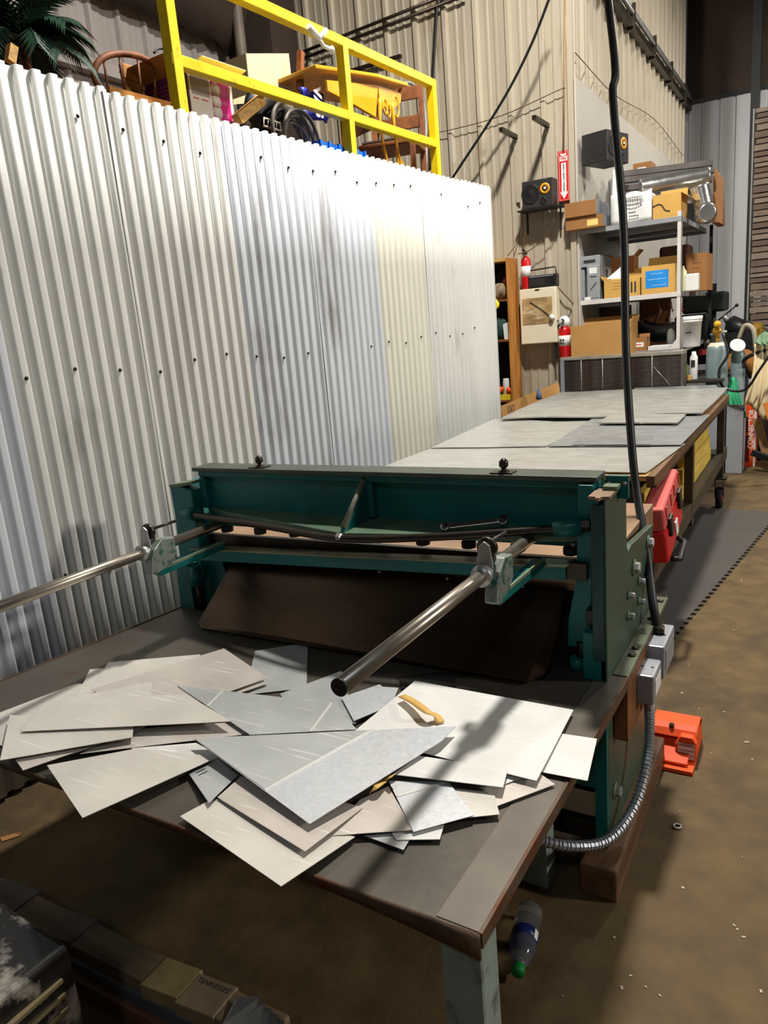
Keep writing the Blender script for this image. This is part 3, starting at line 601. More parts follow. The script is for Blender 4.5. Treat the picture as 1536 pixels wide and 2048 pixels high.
# ------------------------------------------------------------------ rolling outfeed table
ft = thing('rolling_table', (-1.3, 5.0, 0), 'long wheeled steel table with large sheets on top behind the shear', 'table')
M_frame = mat('dark_olive_steel', (72, 64, 50), .5, .3, .25, 8, dirt=(96, 74, 48), dirt_amt=.3)
TX0, TX1, TY0, TY1 = -1.98, -.585, 3.26, 6.35
B().box(TX0, TX1 - .035, TY0, TY1, .822, .845).build('osb_top', wood('osb_edge', (196, 150, 88), (6, 6, 30), .4), ft, bevel=.002)
B().box(TX1 - .035, TX1, TY0, TY1, .80, .845).build('edge_band', wood('brown_edge_band', (104, 78, 52), (8, 1, 8), .3), ft, bevel=.002)
for x in (TX0 + .03, TX1 - .025):
    B().box(x - .022, x + .022, TY0 + .06, TY1 - .03, .78, .822).build('top_rail', M_frame, ft, bevel=.002)
    B().box(x - .022, x + .022, TY0 + .02, TY1 - .03, .345, .44).build('lower_rail', M_frame, ft, bevel=.002)
    for y in (3.32, 4.45, 6.05):
        if y < 4 and x > -1: x -= .09
        B().box(x - .024, x + .024, y - .03, y + .03, .25 if y > 6 else .30, .78).build('leg', M_frame, ft, bevel=.002)
        if y < 4 and x > -1: x += .09
    for y in (3.36, 6.05):
        cs = B().box(x - .055, x + .055, y - .06, y + .06, .235, .25).build('caster', M_frame, ft, bevel=.002)
        for s in (-.03, .03): B().prism([(x + s - .002, y - .04, .235), (x + s - .002, y + .04, .235), (x + s - .002, y + .045, .09), (x + s - .002, y - .0, .08)], (.004, 0, 0)).build('fork', M_frame, cs)
        B().lathe([(.03, -.022), (.078, -.022), (.083, -.015), (.083, .015), (.078, .022), (.03, .022)], (x, y + .02, .084), (1, 0, 0), 22).build('wheel', M_rubber, cs)
        B().lathe([(.03, -.026), (.03, .026)], (x, y + .02, .084), (1, 0, 0), 12).build('hub', M_red, cs)
for y in (3.32, 6.05): B().box(TX0 + .05, TX1 - .05, y - .02, y + .02, .36, .42).build('cross_rail', M_frame, ft, bevel=.002)
B().box(TX0 + .05, TX1 - .05, TY0 + .06, TY1 - .06, .40, .42).build('lower_shelf', M_frame, ft)
# big sheets on the rolling table
def bigsheet(label, m, pts, t=.003, curl=.0):
    P = [V(p) for p in pts]; n = 9; top = []
    for i in range(n):
        for j in range(n):
            u = i / (n - 1); v = j / (n - 1)
            p = lerp(lerp(P[0], P[1], u), lerp(P[3], P[2], u), v); top.append(p + Vector((0, 0, curl * math.sin(u * 9 + v * 4))))
    return tag(B().grid(top, n, n, False).build('large_sheet', MS[m], solid=t), label, 'metal sheet', 'large sheets on the rolling table')
bigsheet('full size sheet covering the left of the rolling table under the others', 'l', [(-1.9429, 3.2804, 0.8475), (-0.9886, 3.2983, 0.8475), (-1.2558, 6.7648, 0.8475), (-2.075, 6.8939, 0.8475)])
bigsheet('full size sheet covering the right of the rolling table under the others', 'm', [(-0.9795, 3.2992, 0.8475), (-0.6437, 3.3111, 0.8475), (-0.6463, 6.2929, 0.8475), (-1.2425, 6.7606, 0.8475)])
bigsheet('nearest large sheet on the rolling table, overhanging its right edge', 'l', [(-1.971, 3.2507, 0.853), (-0.6263, 3.2865, 0.853), (-0.574, 4.0285, 0.853), (-1.9407, 4.3194, 0.853)], .004, .001)
bigsheet('thin strip of sheet peeping out at the near edge of the rolling table', 'b', [(-1.6503, 3.2121, 0.8465), (-1.3259, 3.2455, 0.8465), (-1.3981, 3.3604, 0.8465), (-1.759, 3.3546, 0.8465)])
bigsheet('left middle sheet on the rolling table with a shiny surface', 'l', [(-1.9478, 3.8397, 0.86), (-1.2719, 3.9022, 0.86), (-1.2474, 4.7573, 0.86), (-2.0208, 5.0463, 0.86)], .004, .001)
bigsheet('right middle sheet on the rolling table', 'm', [(-1.257, 3.8911, 0.862), (-0.5813, 3.9466, 0.862), (-0.5738, 5.0503, 0.862), (-1.2912, 4.9519, 0.862)], .004, .001)
bigsheet('small dull grey rectangle lying among the middle sheets', 'k', [(-1.1257, 3.9059, 0.868), (-0.7283, 3.9255, 0.868), (-0.7569, 4.1635, 0.868), (-1.158, 4.172, 0.868)])
bigsheet('small loose sheet lying across the step of the far sheets', 'l', [(-1.1722, 4.6373, 0.88), (-0.6977, 4.5954, 0.88), (-0.7032, 4.9603, 0.88), (-1.1832, 5.0259, 0.88)], .008)
bigsheet('farthest large sheet on the rolling table', 'l', [(-1.9287, 4.9103, 0.878), (-0.6128, 5.0083, 0.878), (-0.6104, 6.502, 0.878), (-2.0082, 6.642, 0.878)], .008, .006)
bigsheet('grey sheet edge showing beyond the farthest large sheet', 'm', [(-1.3335, 6.2344, 0.868), (-0.6649, 6.4657, 0.868), (-0.7393, 6.8771, 0.868), (-1.4033, 6.8671, 0.868)])
# yellow lumber on the lower shelf
M_lum = wood('yellow_lumber', (214, 184, 84), (10, 1, 10), .2)
k = 0
for (x, z, y0, y1, lb) in ((-.665, .421, 3.72, 4.40, 'short yellow stud at the front of the rolling table shelf'), (-.665, .475, 3.95, 4.36, 'short yellow stud stacked on the front one under the table'),
                           (-.675, .421, 4.52, 5.86, 'bottom long yellow board on the rolling table shelf'), (-.675, .520, 4.54, 5.80, 'middle long yellow board on the rolling table shelf'), (-.675, .619, 4.58, 5.70, 'top long yellow board on the rolling table shelf'),
                           (-.73, .421, 4.5, 5.8, 'yellow board hidden behind the long boards under the table'), (-.76, .54, 3.85, 4.42, 'yellow post lying behind the red tool case')):
    hgt = .09 if z > .5 or y1 > 5 else .05
    tag(B().box(x - .02, x + .02, y0, y1, z, z + hgt).build('lumber_board', M_lum, bevel=.003), lb, 'board', 'yellow lumber under the rolling table'); k += 1
# red tool case
M_case = mat('red_case_plastic', (206, 34, 36), .4, 0, .1, 6)
M_case2 = mat('faded_red_plastic', (206, 92, 86), .5, 0, .1, 6)
rc = thing('tool_case', (-.62, 3.5, .42), 'red plastic tool case with black latches under the rolling table', 'case')
T = Matrix.Translation((-.592, 3.50, .640)) @ Euler((.17, -.08, .02)).to_matrix().to_4x4()
B().box(-.045, .05, -.27, .22, -.15, .0, T).build('case_bottom', M_case, rc, bevel=.015, seg=3)
B().box(-.045, .05, -.27, .22, .005, .115, T).build('case_lid', M_case2, rc, bevel=.015, seg=3)
for y in (-.17, .13): B().box(.05, .066, y - .035, y + .035, -.05, .04, T).build('latch', M_black2, rc, bevel=.006)
for y in (-.22, -.07, .04, .19): B().box(.05, .056, y - .006, y + .006, .045, .105, T).build('rib', M_case2, rc, bevel=.002)
B().box(.05, .056, -.03, .03, -.13, -.06, T).build('emblem', M_white, rc, bevel=.003)
B().tube([T @ Vector(p) for p in ((.052, -.22, -.15), (.085, -.20, -.16), (.085, -.02, -.165), (.052, .0, -.15))], .013, 8).build('handle', M_black2, rc)
# foam floor mat with interlocking edge
mt = []
A0 = Vector((-.547, 3.447, 0)); A1 = Vector((-.19, 5.97, 0)); dirm = (A1 - A0).normalized(); nm = Vector((dirm.y, -dirm.x, 0))
edge = []; s = 0.0; i = 0
while s < (A1 - A0).length - .03:
    o = .013 if i % 2 else -.004
    edge += [A0 + dirm * (s + .004 * (1 if i % 2 else -1)) + nm * o, A0 + dirm * (s + .033 - .004 * (1 if i % 2 else -1)) + nm * o]; s += .033; i += 1
poly = edge + [A1 + Vector((0, 0, 0)), Vector((-1.0, 6.02, 0)), Vector((-1.6, 6.05, 0)), Vector((-1.7, 3.6, 0)), Vector((-.66, 3.43, 0))]
tag(B().prism([p + Vector((0, 0, .001)) for p in poly], (0, 0, .011)).build('foam_mat', mat('foam_mat', (70, 64, 60), .8, 0, .12, 3, .1, 120)), 'dark interlocking foam mat with a toothed edge beside the rolling table', 'mat')

# ------------------------------------------------------------------ front floor: bottle, timber, black box
bt = thing('plastic_bottle', (-.585, 1.49, 0), 'empty clear plastic bottle with a green cap lying on the floor', 'bottle')
M_pet = mat('clear_pet', (235, 240, 240), .05, 0, .01, 4, trans=.93, ior=1.3, rvar=0)
a = V((-0.5528, 1.3555, 0.033)); b_ = V((-0.5914, 1.5594, 0.034)); ax = (b_ - a).normalized(); Lb = (b_ - a).length
pr = [(.0135, .012), (.0135, .02), (.018, .028), (.029, .055), (.034, .075), (.0345, .09), (.033, .094), (.033, .132), (.0345, .136), (.032, .145), (.0345, .153), (.031, .162), (.0345, .171), (.031, .18), (.0345, .19), (.034, .212), (.028, .222), (.012, .226)]
B().lathe([(r, z * Lb / .226) for r, z in pr], a, ax, 24).build('body', M_pet, bt)
B().lathe([(.0145, -.004), (.0155, 0), (.0155, .016), (.0145, .018)], a, ax, 20).build('cap', mat('green_cap', (20, 120, 54), .4), bt)
lb = B().lathe([(.0338, .096 * Lb / .226), (.0338, .13 * Lb / .226)], a, ax, 24).build('label_band', mat('blue_label', (24, 34, 96), .4), bt)
side = ax.cross(Vector((0, 0, 1))).normalized(); upv = Vector((.85, -.3, .45)).normalized(); upv = (upv - ax * upv.dot(ax)).normalized(); sd = ax.cross(upv)
c = a + ax * (.113 * Lb / .226) + upv * .0342
B().prism([c + ax * .014 + sd * .007, c + ax * .014 - sd * .007, c - ax * .014 - sd * .007, c - ax * .014 + sd * .007], upv * .0006).build('barcode_patch', M_white, lb)
# timber along the floor in front of the table
tm = thing('timber_bundle', (-1.35, .9, 0), 'old taped timber beam with metal strap on the floor in front of the table', 'timber')
def along(x0, x1, y0, y1, z0, z1): return B().prism([(x0, y0, z0), (x1, y0 + .01, z0), (x1, y1 + .01, z0), (x0, y1, z0)], (0, 0, z1 - z0))
along(-2.3, -.93, .875, .955, .0, .12).build('top_beam', wood('taped_beam', (116, 96, 72), (1, 9, 9), .35), tm, bevel=.006)
along(-2.3, -.93, .862, .874, .055, .085).build('metal_strap', mat('dull_strap', (96, 98, 104), .5, .4, .2, 8), tm)
along(-2.3, -.93, .848, .874, .0, .053).build('lower_plank', wood('reddish_plank', (112, 72, 48), (1, 9, 9), .35), tm, bevel=.004)
for (x0, x1, c, nm_) in ((-1.95, -1.80, (104, 92, 80), 'grey_tape'), (-1.66, -1.56, (98, 88, 78), 'grey_tape'), (-1.30, -1.19, (138, 120, 80), 'masking_wrap'), (-1.19, -1.08, (132, 114, 86), 'paper_label')):
    o = along(x0, x1, .872, .958, -.0, .1235).build(nm_, mat(nm_ + str(x0), c, .6, 0, .2, 14, .3, 30), tm, bevel=.003)
text('label_print', 'TENNESSEE', .018, M_print, o, (-1.135, .945, .1238), (1, .06, 0), (-.06, 1, 0), .0003)
for k in range(5):
    x = -1.05 + .022 * k
    B().prism([(x, .88 + .01 * k, .121), (x + .07, .90, .125), (x + .05, .95 - .006 * k, .15), (x - .01, .94, .13)], (0, 0, .0012)).build('torn_film', mat('torn_film', (128, 126, 122), .35, 0, .2, 10), tm)
# worn black cabinet corner in the front left
bb = thing('black_cabinet', (-1.5, .72, 0), 'scuffed black metal cabinet corner with vent slots at the lower left', 'cabinet')
M_scuff = mat('scuffed_black_paint', (22, 21, 21), .4, 0, .2, 6, dirt=(176, 168, 156), dirt_amt=.5, dirt_scale=7)
c1 = Vector((-1.2581, 0.7079, 0.4)); 
bx = B().prism([(c1.x, c1.y, 0), (c1.x - .6, c1.y + .035, 0), (c1.x - .62, c1.y - .3, 0), (c1.x - .02, c1.y - .3, 0)], (0, 0, .40)).build('body', M_scuff, bb, bevel=.012, seg=3)
for k in range(6): B().box(c1.x - .0085, c1.x + .004 - .001 * k, c1.y - .26, c1.y - .03, .335 - k * .035, .343 - k * .035).build('vent_rib', mat('brass_edge', (126, 112, 82), .45, .3, .2, 12), bb)
# little scrap on the floor at left
tag(B().prism([(-2.3132, 1.1517, 0.002), (-2.2855, 1.1886, 0.002), (-2.256, 1.1985, 0.01), (-2.2562, 1.1875, 0.002), (-2.2865, 1.1416, 0.002)], (0, 0, .002)).build('cardboard_scrap', M_card2), 'torn brown cardboard scrap on the floor by the corrugated wall', 'scrap')
b = B()
for _ in range(130):
    x = random.uniform(-.45, 1.1); y = random.uniform(.9, 4.6); s = random.choice((.003, .004, .005, .007)); r = random.uniform(0, 3)
    b.obox((x, y, .0012), (s * random.uniform(.8, 2.5), s, .002), (0, 0, r))
tag(b.build('floor_chips', mat('pale_chips', (184, 172, 150), .6)), 'tiny pale metal chips and crumbs scattered over the floor', 'chips', kind='stuff')
tag(B().tube([Vector((-.305 + .011 * math.cos(t * .63), 2.085 + .011 * math.sin(t * .63), .004)) for t in range(10)], .003, 8, closed=True).build('washer', M_galv), 'small ring washer on the floor near the conduit', 'washer')

# ------------------------------------------------------------------ back area helpers
def fbox(a, b, d, bl=None):       # box whose front face spans the two points a (upper left), b (lower right)
    bl = bl or B(); x0, x1 = sorted((a[0], b[0])); z0, z1 = sorted((a[2], b[2]))
    return bl.box(x0, x1, a[1], a[1] + d, z0, z1)
def carton(label, a, b, d, m=None, open_flaps=(), zb=None, group=None, name='cardboard_box', cat='box'):
    x0, x1 = sorted((a[0], b[0])); z0, z1 = sorted((a[2], b[2])); y0 = a[1]; y1 = y0 + d
    if zb is not None: z0 = zb
    m = m or M_card; t = .004
    bx = thing(name, ((x0 + x1) / 2, (y0 + y1) / 2, z0), label, cat, group)
    B().box(x0, x1, y0, y0 + t, z0, z1).build('front_panel', m, bx)
    B().box(x0, x1, y1 - t, y1, z0, z1).build('rear_panel', m, bx)
    B().box(x0, x0 + t, y0 + t, y1 - t, z0, z1).build('side_panel', m, bx)
    B().box(x1 - t, x1, y0 + t, y1 - t, z0, z1).build('side_panel', m, bx)
    B().box(x0 + t, x1 - t, y0 + t, y1 - t, z0, z0 + t).build('bottom_panel', m, bx)
    if not open_flaps: 
        B().box(x0, x1, y0, (y0 + y1) / 2 - .001, z1, z1 + t).build('top_flap', m, bx); B().box(x0, x1, (y0 + y1) / 2 + .001, y1, z1, z1 + t).build('top_flap', m, bx)
    for (s, l, ang) in open_flaps:     # flap hinged on side s, length l, angle above horizontal (outwards)
        c, q = math.cos(ang) * l, math.sin(ang) * l
        P = {'f': [(x0, y0, z1), (x1, y0, z1), (x1, y0 - c, z1 + q), (x0, y0 - c, z1 + q)], 'b': [(x0, y1, z1), (x1, y1, z1), (x1, y1 + c, z1 + q), (x0, y1 + c, z1 + q)],
             'l': [(x0, y0, z1), (x0, y1, z1), (x0 - c, y1, z1 + q), (x0 - c, y0, z1 + q)], 'r': [(x1, y0, z1), (x1, y1, z1), (x1 + c, y1, z1 + q), (x1 + c, y0, z1 + q)]}[s]
        B().add(P, [(0, 1, 2, 3)]).build('top_flap', m, bx, solid=t)
    return bx
def printlines(parent, a, b, rows, m=None, seed=1, y_off=.0006):   # rows of small illegible print on a front face
    rnd = random.Random(seed); m = m or M_print
    for (v, u0, u1) in rows:
        z = lerp(a, b, v).z; x = a[0] + (b[0] - a[0]) * u0; xe = a[0] + (b[0] - a[0]) * u1
        bb = B(); h = abs(a[2] - b[2]) * .05
        while x < xe:
            w = rnd.uniform(.5, 1.3) * h * 1.2; bb.box(x, x + w, a[1] - y_off, a[1], z - h / 2, z + h / 2); x += w + h * .45
        if bb.v: bb.build('print_line', m, parent)

# ------------------------------------------------------------------ steel shelving
sf = thing('steel_shelving', (-1.5, 8.0, 0), 'tall grey steel shelving unit loaded with boxes against the side wall', 'shelving')
SX0, SX1, SY0, SY1 = -1.962, -1.06, 7.10, 8.75
M_shelf = mat('shelf_grey_paint', (150, 152, 156), .45, .15, .08, 6)
M_shelfw = mat('shelf_post_white', (214, 210, 206), .45, .1, .06, 6)
def post(x, y, m, dx=1, dy=1):
    B().box(x, x + .035 * dx, y, y + .004 * dy, 0, 2.33).box(x, x + .004 * dx, y, y + .035 * dy, 0, 2.33).build('post', m, sf)
post(SX0, SY0, M_shelf); post(SX1, SY0, M_shelfw, -1); post(SX0, SY1, M_shelf, 1, -1); post(SX1 + .06, SY1, mat('dark_post', (40, 38, 38), .5), -1, -1)
for (z, m, mf) in ((2.262, M_shelf, M_shelf), (1.64, M_shelf, M_shelfw), (1.15, M_shelf, M_shelf)):
    xr = SX1 - .0
    B().box(SX0 + .005, xr - .005, SY0 + .005, SY1 - .005, z + .02, z + .026).build('shelf_deck', M_shelf, sf)
    B().box(SX0, xr, SY0 - .004, SY0 + .001, z - .012, z + .028).build('front_rail', mf, sf, bevel=.001)
    B().box(SX0, xr, SY1, SY1 + .004, z - .012, z + .028).build('rear_rail', M_shelf, sf)
    for x in (SX0, xr - .003): B().box(x, x + .003, SY0, SY1, z - .012, z + .028).build('side_rail', M_shelf, sf)
    for y in (7.65, 8.2): B().box(SX0, xr, y, y + .03, z - .01, z + .019).build('cross_brace', M_shelf, sf)
for y in (7.62, 8.18): B().box(SX0 - .0, SX0 + .004, y, y + .5, .2, 2.2).build('back_panel', wood('brown_back_panel', (110, 70, 42), (6, 6, 1), .3), sf)
B().prism([(SX1 - .004, SY0 - .002, 1.30), (SX1 - .004, SY0 - .002, 1.18), (SX1 - .10, SY0 - .002, 1.18)], (0, -.003, 0)).build('gusset', M_shelfw, sf)
ZT, ZM, ZL = 2.2885, 1.6665, 1.1765
# condenser coil in front of the shelving
cd = thing('condenser_coil', (-1.6, 6.97, 0), 'old finned condenser coil unit standing before the shelving', 'condenser')
ca = (-2.0805, 6.88, 1.1875); cb = (-1.0025, 6.88, 0.8433)
cx0, cx1, cz1 = ca[0], cb[0], 1.172
B().box(cx0, cx1, 6.88, 7.085, cz1 - .03, cz1).build('top_frame', mat('weathered_tin', (150, 144, 132), .5, .4, .2, 9), cd, bevel=.003)
B().box(cx0, cx0 + .035, 6.88, 7.085, 0, cz1 - .03).build('side_frame', M_grey, cd); B().box(cx1 - .02, cx1, 6.88, 7.085, 0, cz1 - .03).build('side_frame', mat('dark_tin', (92, 88, 82), .5, .4), cd)
B().box(cx0 + .035, cx1 - .02, 6.91, 7.07, 0.0, cz1 - .03).build('coil_core', mat('dusty_coil', (62, 46, 38), .8, .2, .3, 8, dirt=(110, 56, 38), dirt_amt=.3, dirt_scale=3), cd)
M_fin = mat('coil_fin', (92, 84, 76), .6, .4, .35, 14, dirt=(70, 42, 30), dirt_amt=.4, dirt_scale=6)
f0 = B().box(cx0 + .035, cx1 - .02, 6.888, 6.91, cz1 - .042, cz1 - .036).build('fin', M_fin, cd)
for k in range(1, 27):
    f = f0.copy(); COL.objects.link(f); f.location = (random.uniform(-.003, .003), 0, -.0132 * k)
for u in (.18, .36, .76): B().cyl((cx0 + (cx1 - cx0) * u, 6.884, .75), (cx0 + (cx1 - cx0) * u, 6.884, cz1 - .03), .0035, 6).build('guard_wire', M_galv, cd)
B().cyl((cx0 + (cx1 - cx0) * .77, 6.886, 1.05), (cx0 + (cx1 - cx0) * .93, 6.886, .84), .003, 6).build('guard_wire', M_galv, cd)
# boxes standing on the coil and the lower deck
bigc = carton('large plain cardboard box with a raised flap on the condenser coil', (-1.9811, 6.9, 1.4469), (-1.4434, 6.9, 1.1845), .30, M_card, [('b', .06, 1.3), ('r', .05, 1.2)], zb=1.1725)
a = (-1.4725, 6.9, 1.4122); B().box(a[0] + .012, a[0] + .03, 6.899, 6.9, a[2] - .05, a[2] - .01).build('hand_hole', M_card2, bigc, bevel=.004)
sb = carton('small orange-brown box with a red label on the lower deck', (-1.4712, 7.12, 1.2973), (-1.3528, 7.12, 1.1735), .16, M_card2, [('b', .03, 1.2)], zb=1.177)
a = (-1.4669, 7.1195, 1.2344); B().box(a[0], a[0] + .09, 7.119, 7.1199, a[2] - .02, a[2] + .02).build('label', M_white, sb); B().box(a[0] + .008, a[0] + .07, 7.1185, 7.119, a[2] - .004, a[2] + .004).build('label_stripe', M_rprint, sb)
a = (-1.3454, 7.15, 1.2248)
b = B()
for q in range(3): b.box(a[0], a[0] + .19, 7.14, 7.36, ZL + .012 * q, ZL + .010 + .012 * q)
tag(b.build('foam_tray', M_white, bevel=.003), 'white foam tray on the lower deck behind the coil', 'tray')
pts = []
for i in range(13):
    for j in range(9):
        u = i / 12; v = j / 8; pts.append((-1.50 + .43 * u, 7.40 + .35 * v, ZL + .05 + .16 * (abs(v - .5) * 2) ** 2 + .05 * (2 * u - 1) ** 2 * 1.2))
tag(B().grid(pts, 13, 9).build('black_tub', M_black2, solid=.012), 'black curved plastic tub on the lower shelf deck', 'tub')
a = (-1.1966, 7.45, 1.3347)
sp = thing('spray_bottle', (a[0], 7.45, 1.18), 'white spray bottle standing behind the shelf post', 'bottle')
B().lathe([(.038, 0), (.04, .02), (.036, .12), (.022, .20), (.014, .25)], (a[0], 7.45, 1.177), (0, 0, 1), 14).build('body', M_white, sp)
B().lathe([(.016, 0), (.016, .02), (.010, .05), (.004, .10)], (a[0], 7.45, 1.427), (0, 0, 1), 10).build('nozzle', M_white, sp)
# bucket, cans at the right side of the shelving
def bucket(label, x, y, z, r, h, m, lidm=None):
    t = thing('bucket', (x, y, z), label, 'bucket')
    B().lathe([(r * .86, 0), (r * .88, .005), (r, h * .8), (r * 1.04, h * .8), (r * 1.04, h * .88), (r, h * .88)], (x, y, z), (0, 0, 1), 20).build('body', m, t)
    B().lathe([(r * 1.06, h * .88), (r * 1.07, h * .9), (r * 1.07, h), (r * .98, h)], (x, y, z), (0, 0, 1), 20).build('lid', lidm or m, t)
    B().lathe([(r * .985, h * .7), (r * .99, h * .74)], (x, y, z), (0, 0, 1), 20).build('stripe', mat('lime_stripe', (170, 200, 60), .5), t)
    return t
a = (-1.0133, 7.35, 1.3252)
bk = bucket('white plastic bucket with a lime stripe beside the shelf post', a[0], 7.35, 1.177, .095, .27, M_white)
B().box(a[0] - .03, a[0] + .02, 7.252, 7.2555, 1.30, 1.31).build('print_line', M_print, bk)
a = (-0.9945, 7.3, 1.0777)
tag(B().box(-1.058, -.72, 7.18, 8.3, .86, .885).build('side_bench', mat('near_black_bench', (40, 34, 30), .7), bevel=.003), 'low dark bench right of the shelving', 'bench')
for x, y in ((-1.04, 7.22), (-.75, 7.22), (-1.04, 8.25), (-.75, 8.25)): pass
can = thing('paint_can', (a[0], 7.3, .885), 'small black and white spray can right of the condenser coil', 'can')
B().lathe([(.032, 0), (.034, .004), (.034, .20), (.02, .225), (.018, .25)], (a[0] + .02, 7.3, .885), (0, 0, 1), 14).build('body', M_white, can)
B().box(a[0] + .0, a[0] + .035, 7.262, 7.2665, 1.0, 1.06).build('label', M_print, can)
tag(B().lathe([(.036, 0), (.037, .003), (.037, .12), (.03, .14)], (a[0] - .06, 7.28, .885), (0, 0, 1), 14).build('paint_can', mat('green_can', (88, 120, 60), .4)), 'small green can right of the condenser coil', 'can')
tag(B().box(a[0] - .09, a[0] + .01, 7.2, 7.24, .885, .93).build('yellow_box', M_card3, bevel=.003), 'little yellow carton right of the condenser coil', 'box')
# middle shelf contents
M_drawer = mat('grey_drawer', (146, 150, 154), .45, .05, .06, 8)
def unit(label, a, b, d, zb, slots=True):
    x0, x1 = sorted((a[0], b[0])); z1 = max(a[2], b[2])
    t = thing('grey_switch_unit', ((x0 + x1) / 2, a[1], zb), label, 'device')
    B().box(x0, x1, a[1], a[1] + d, zb, z1).build('body', M_drawer, t, bevel=.006)
    w = x1 - x0
    B().box(x0 + w * .1, x1 - w * .1, a[1] - .004, a[1], zb + .02, z1 - .02).build('face_plate', M_drawer, t, bevel=.003)
    for q in range(2):
        zc = zb + (z1 - zb) * (.3 + .38 * q); B().beam((x0 + w * .3, a[1] - .005, zc), (x0 + w * .75, a[1] - .005, zc + .06 if not q else zc), .006, .006).build('slot', M_print, t)
    return t
unit('tall grey plastic unit at the left end of the middle shelf', (-2.0189, 7.14, 1.9494), (-1.9074, 7.14, 1.6914), .2, ZM)
u = unit('tall grey plastic unit with a white sticker on the middle shelf', (-1.8828, 7.12, 1.9733), (-1.764, 7.12, 1.6868), .22, ZM)
a = (-1.8589, 7.115, 1.9529); b_ = (-1.7869, 7.115, 1.901); fbox(a, b_, .001).build('sticker', M_white, u)
a = (-1.9391, 7.13, 2.0594); b_ = (-1.7625, 7.13, 1.9642)
t = thing('grey_switch_unit', (a[0] + .1, 7.13, 1.93), 'grey plastic unit lying across the two tall ones', 'device')
ztop = lerp(a, b_, 0).z
B().box(a[0], b_[0], 7.125, 7.33, b_[2] - .002, a[2]).build('body', M_drawer, t, bevel=.006); B().box(a[0] + .03, b_[0] - .04, 7.121, 7.126, b_[2] + .035, b_[2] + .06).build('slot', M_print, t)
tag(B().box(a[0] + .035, a[0] + .09, 7.11, 7.14, ZM, ZM + .03).build('paper_pack', M_white, bevel=.003), 'small white packet in front of the grey units', 'packet')
cb_ = carton('brown carton with handwriting on the middle shelf', (-1.7258, 7.12, 1.8243), (-1.409, 7.12, 1.6703), .26, M_card3, [('b', .1, 1.2), ('l', .05, .9)], zb=ZM)
a = V((-1.6499, 7.12, 1.7989)); b_ = V((-1.5309, 7.12, 1.7257)); printlines(cb_, a, b_, [(.1, 0, .9), (.45, .1, .8), (.8, 0, .9)])
a = V((-1.5042, 7.12, 1.7924)); b_ = V((-1.4262, 7.12, 1.698))
for u_ in (.2, .6): B().box(a.x + (b_.x - a.x) * u_, a.x + (b_.x - a.x) * (u_ + .18), 7.1188, 7.12, b_.z, a.z).build('arrow_print', M_print, cb_)
tag(B().prism([(-1.7067, 7.135, 1.8401), (-1.5732, 7.2, 1.9489), (-1.5246, 7.22, 1.9309), (-1.5335, 7.135, 1.8259)], (0, .004, 0)).build('paper_sheet', M_white), 'bent white sheet leaning out of the open carton', 'paper')
carton('tilted brown carton behind the white sheet', (-1.7262, 7.4, 2.0354), (-1.5181, 7.4, 1.815), .2, M_card2, [('l', .06, .6), ('r', .07, .8)], zb=ZM)
bl = carton('cardboard box with a big bright blue label on the middle shelf', (-1.3938, 7.11, 1.9086), (-1.1114, 7.11, 1.6585), .30, M_card3, [('b', .1, 1.0)], zb=ZM)
a = V((-1.3595, 7.109, 1.8665)); b_ = V((-1.1656, 7.109, 1.7188))
lab = fbox(a, b_, .001).build('label', mat('bright_blue_label', (36, 140, 220), .45, 0, .15, 12), bl)
printlines(lab, Vector((a.x, 7.109, a.z)), Vector((b_.x, 7.109, b_.z)), [(.18, .25, .75), (.5, .1, .9), (.85, .3, .9)], mat('pale_blue_print', (150, 205, 240), .5))
a = (-1.5294, 7.2, 1.9005)
tag(B().lathe([(.05, 0), (.055, .03), (.05, .13), (.03, .16), (.035, .17)], (a[0] + .05, 7.42, ZM), (0, 0, 1), 14).build('glass_jar', mat('cloudy_jar', (176, 164, 140), .25, 0, .3, 20)), 'cloudy jar behind the handwritten carton', 'jar')
tag(B().lathe([(.04, 0), (.06, .02), (.055, .12), (.03, .2), (.035, .26), (.01, .28)], ((-1.7815, 7.35, 1.8422)[0], 7.36, ZM), (0, 0, 1), 14).build('power_tool', M_black2), 'black power tool beside the grey units', 'tool')
a = (-1.1645, 7.7, 2.1836)
tag(B().box(-1.55, -1.08, 7.75, 8.0, ZM, ZM + .26).build('black_case', M_black2, bevel=.02), 'long black case at the back of the middle shelf', 'case')
tag(B().box(-1.42, -1.14, 8.1, 8.4, ZM, ZM + .46).build('brown_bag', mat('brown_leather', (80, 50, 34), .6), bevel=.03, seg=3), 'brown bag behind the long black case', 'bag')
cc = carton('worn cardboard box with dark print at the right end of the middle shelf', (-1.0884, 7.55, 1.991), (-0.9098, 7.55, 1.6871), .45, M_card2, zb=ZM)
a = V((-1.045, 7.55, 1.9336)); b_ = V((-0.9501, 7.55, 1.8226)); printlines(cc, a, b_, [(.2, .2, .9), (.6, 0, .8)])
a = (-0.9999, 7.3, 1.7588)
tag(B().box(a[0] - .05, a[0] + .06, 7.25, 7.33, ZM, ZM + .145).build('can_of_cleaner', M_white, bevel=.008), 'white flat can with a spout at the right of the middle shelf', 'can')
a = (-1.0526, 7.2, 1.8261)
tag(B().lathe([(.03, 0), (.032, .01), (.032, .17), (.012, .2), (.012, .22)], (a[0] - .02, 7.28, ZM), (0, 0, 1), 14).build('bottle', mat('pale_yellow_bottle', (206, 210, 170), .3)), 'pale yellow bottle just behind the shelf post', 'bottle')
tag(B().lathe([(.03, 0), (.03, .12)], (-1.16, 7.42, ZM + .031), (1, .3, 0), 12).build('metal_sleeve', M_galv), 'short metal sleeve lying at the right end of the middle shelf', 'sleeve')
